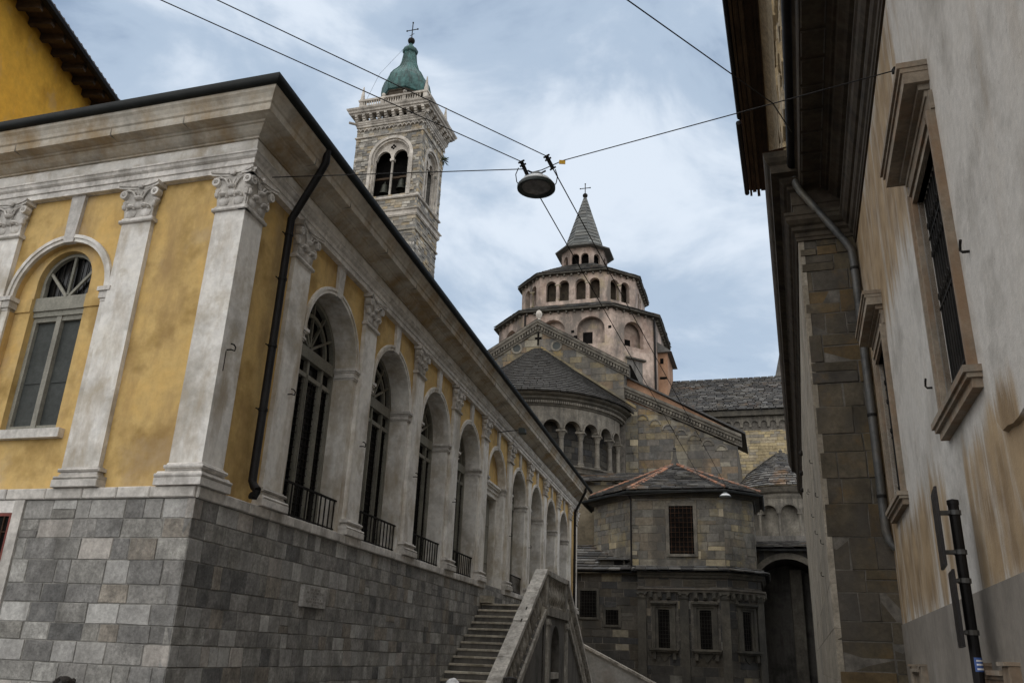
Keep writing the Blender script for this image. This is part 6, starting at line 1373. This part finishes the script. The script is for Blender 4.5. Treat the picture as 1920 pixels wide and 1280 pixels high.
insulator(pL, pL2, 'dark insulator at the left side of the near hanging lamp'); insulator(pR, pR2, 'dark insulator at the right side of the near hanging lamp')
def cable(pts, label, r=.0075, sag=0.):
    pts = [Vector(p) for p in pts]; out = []
    for a, b in zip(pts, pts[1:]):
        n = 10
        for i in range(n): t = i/n; out.append(a.lerp(b, t)-Vector((0, 0, sag*4*t*(1-t))))
    out.append(pts[-1]); m = MB(); m.tube(out, r, 5); return tag(m.build('overhead_cable', 'dark_metal'), label, 'cable', 'overhead cables')
cable([(-3.36, 9.86, 8.06), (.05, 10.38, 8.68), (.2, 10.42, 8.66), (.33, 10.4, 8.69), (.63, 10.3, 8.8), (4.19, 7.63, 8.42)], 'cable from the corner capital across to the plaster wall, carrying the near lamp')
eL = pL+(Vector((-4.4, 7.97, 9.31))-pL)*1.7; eR = pR+(Vector((-3.71, 7.96, 9.33))-pR)*1.7
cable([eL, pL], 'lower of the two cables running from upper left to the near lamp')
cable([eR, pR], 'upper of the two cables running from upper left to the near lamp')
cable([pL2, (9.17, 39.2, 10.4), (10.25, 39.85, 9.92)], 'left of two long cables from the near lamp toward the church', .009)
cable([pR2, (10.5, 39.4, 10.0), (10.8, 39.85, 9.9)], 'right of two long cables from the near lamp toward the church', .009)
J = Vector((3.08, 8.46, 8.54)); A4 = Vector((.97, 6.31, 8.04))
cable([A4-(J-A4)*.4, J, (3.71, 9.58, 8.93)], 'cable from the top centre joining the wall cable at the stone eave')
cable([(4.0, 41.0, 9.5), (10.25, 39.85, 9.9)], 'thin pale cable along the sacristy eave', .012)
cable([(10.8, 39.85, 9.9), (13.4, 38.2, 10.2)], 'short cable from the distant lamp to the stone building', .009)
tgr = MB(); tgr.box(lambda a, o, z: (a, o, z), -.045, .045, -.006, .006, -.05, .012)
tag(tgr.build('cable_tag', 'yellow_tag', loc=(.62, 10.29, 8.785)), 'small yellow tag on the cable right of the near lamp', 'tag')
m = MB(); m.box(lambda a, o, z: (a, o, z), -.03, .03, -.03, .03, -.03, .03); 
tag(m.build('wall_anchor', 'iron', loc=(4.2, 7.63, 8.42)), 'iron cable anchor on the plaster wall beside the upper window hood', 'anchor')

# ================================================================== PEOPLE (only the tops of their heads reach the frame)
def skinmesh(name, chains, mtl, parent, sub=2):
    vs, es, rad = [], [], []; idx = {}
    for ch in chains:
        prev = None
        for (x, y, z, r) in ch:
            k = (round(x, 4), round(y, 4), round(z, 4))
            if k not in idx: idx[k] = len(vs); vs.append((x, y, z)); rad.append(r)
            if prev is not None: es.append((prev, idx[k]))
            prev = idx[k]
    me = bpy.data.meshes.new(name); me.from_pydata(vs, es, []); me.materials.append(MATS[mtl])
    o = bpy.data.objects.new(name, me); COL.objects.link(o); o.parent = parent
    sk_ = o.modifiers.new('skin', 'SKIN'); sk_.use_smooth_shade = True
    if not me.skin_vertices: me.skin_vertices.new() if hasattr(me.skin_vertices, 'new') else None
    for i, r in enumerate(rad):
        s_ = me.skin_vertices[0].data[i]; s_.radius = (r if not isinstance(r, tuple) else r[0], r if not isinstance(r, tuple) else r[1]); s_.use_root = (i == 0)
    sb = o.modifiers.new('sub', 'SUBSURF'); sb.levels = sub; sb.render_levels = sub
    return o
def person(label, loc, rz, H, top, legs, hood=None, step=0.):
    r = root('person', label, 'person', loc, rz, 'passers-by'); h = H
    def sym(f): return [f(-1), f(1)]
    arm = lambda s: [(0, 0, .80*h, .09), (s*.11*h, 0, .80*h, .055), (s*.135*h, .01, .63*h, .04), (s*.14*h, -.05, .50*h, .032), (s*.14*h, -.07, .465*h, .03)]
    fing = [[(s*.14*h, -.07, .465*h, .03), (s*.14*h+dx, -.08, .435*h, .011), (s*.14*h+dx*1.2, -.085-.01*k, (.435-l)*h, .009)] for s in (-1, 1) for k, (dx, l) in enumerate(((-.024, .035), (-.008, .042), (.008, .04), (.022, .03)))]
    thumb = [[(s*.14*h, -.07, .465*h, .03), (s*.12*h, -.1, .45*h, .012), (s*.115*h, -.115, .432*h, .01)] for s in (-1, 1)]
    leg = lambda s: [(0, 0, .53*h, .11), (s*.055*h, 0, .50*h, .085), (s*.06*h, -.02-step*s, .27*h, .06), (s*.06*h, .02-step*s*1.5, .045*h, .042), (s*.065*h, -.09-step*s*1.5, .02*h, .035)]
    spine = [(0, 0, .53*h, .11), (0, .01, .62*h, .115), (0, 0, .74*h, .13), (0, 0, .80*h, .09), (0, -.005, .845*h, .05), (0, -.015, .88*h, .062), (0, -.02, .925*h, .082), (0, -.015, .965*h, .07)]
    nose = [(0, -.02, .925*h, .082), (0, -.11, .915*h, .014)]
    ears = [[(0, -.02, .925*h, .082), (s*.082, -.01, .92*h, .016)] for s in (-1, 1)]
    skinmesh('body', [spine, nose]+ears+sym(arm)+fing+thumb+sym(leg), 'skin', r)
    ex = .018; g = lambda ch: [(x, y, z, q+ex) for x, y, z, q in ch]
    skinmesh('jacket', [g([(0, 0, .47*h, .125), (0, 0, .53*h, .115), (0, .01, .62*h, .118), (0, 0, .74*h, .132), (0, 0, .80*h, .09), (0, 0, .83*h, .055)])]+[g(a[:-1]) for a in sym(arm)], top, r)
    skinmesh('trousers', [g(a[:-1]) for a in sym(leg)], legs, r)
    skinmesh('shoes', [[(s*.06*h, .05-step*s*1.5, .025*h, .042), (s*.065*h, -.1-step*s*1.5, .02*h, .042)] for s in (-1, 1)], 'dark_cloth', r, 1)
    m = MB()
    if hood:
        m.ball((0, .0, .925*h), .135, 16, .95, 1.05, 1.15); m.ellip(lambda a, o, z: (a, o, z), 0, .05, .985*h, .06, .06, .06, 10); o = m.build('hood', hood, r, smooth=True)
    else:
        m.ball((0, .02, .945*h), .108, 16, .92, 1.08, .95)
        for k in range(26):
            t = random.uniform(0, 2*math.pi); m.ball((.08*math.cos(t), .02+.085*math.sin(t), .945*h+random.uniform(.0, .07)), .03, 6)
        o = m.build('hair', 'hair', r, smooth=True)
    m = MB()
    for s in (-1, 1): m.ball((s*.032, -.093, .93*h), .012, 8)
    m.build('eyes', 'hair', r, smooth=True)
    return r
person('dark-haired person walking by the grey base wall at far left', (-4.42, 9.2, 0), R(20), 1.72, 'dark_cloth', 'blue_cloth', step=.05)
person('person in a white hood at the foot of the stone staircase', (-.71, 14.0, 0), R(200), 1.70, 'white_cloth', 'blue_cloth', hood='white_cloth', step=.04)
person('dark-haired person beside the lower end of the stone handrail', (.18, 13.2, 0), R(170), 1.80, 'dark_cloth', 'dark_cloth', step=.05)
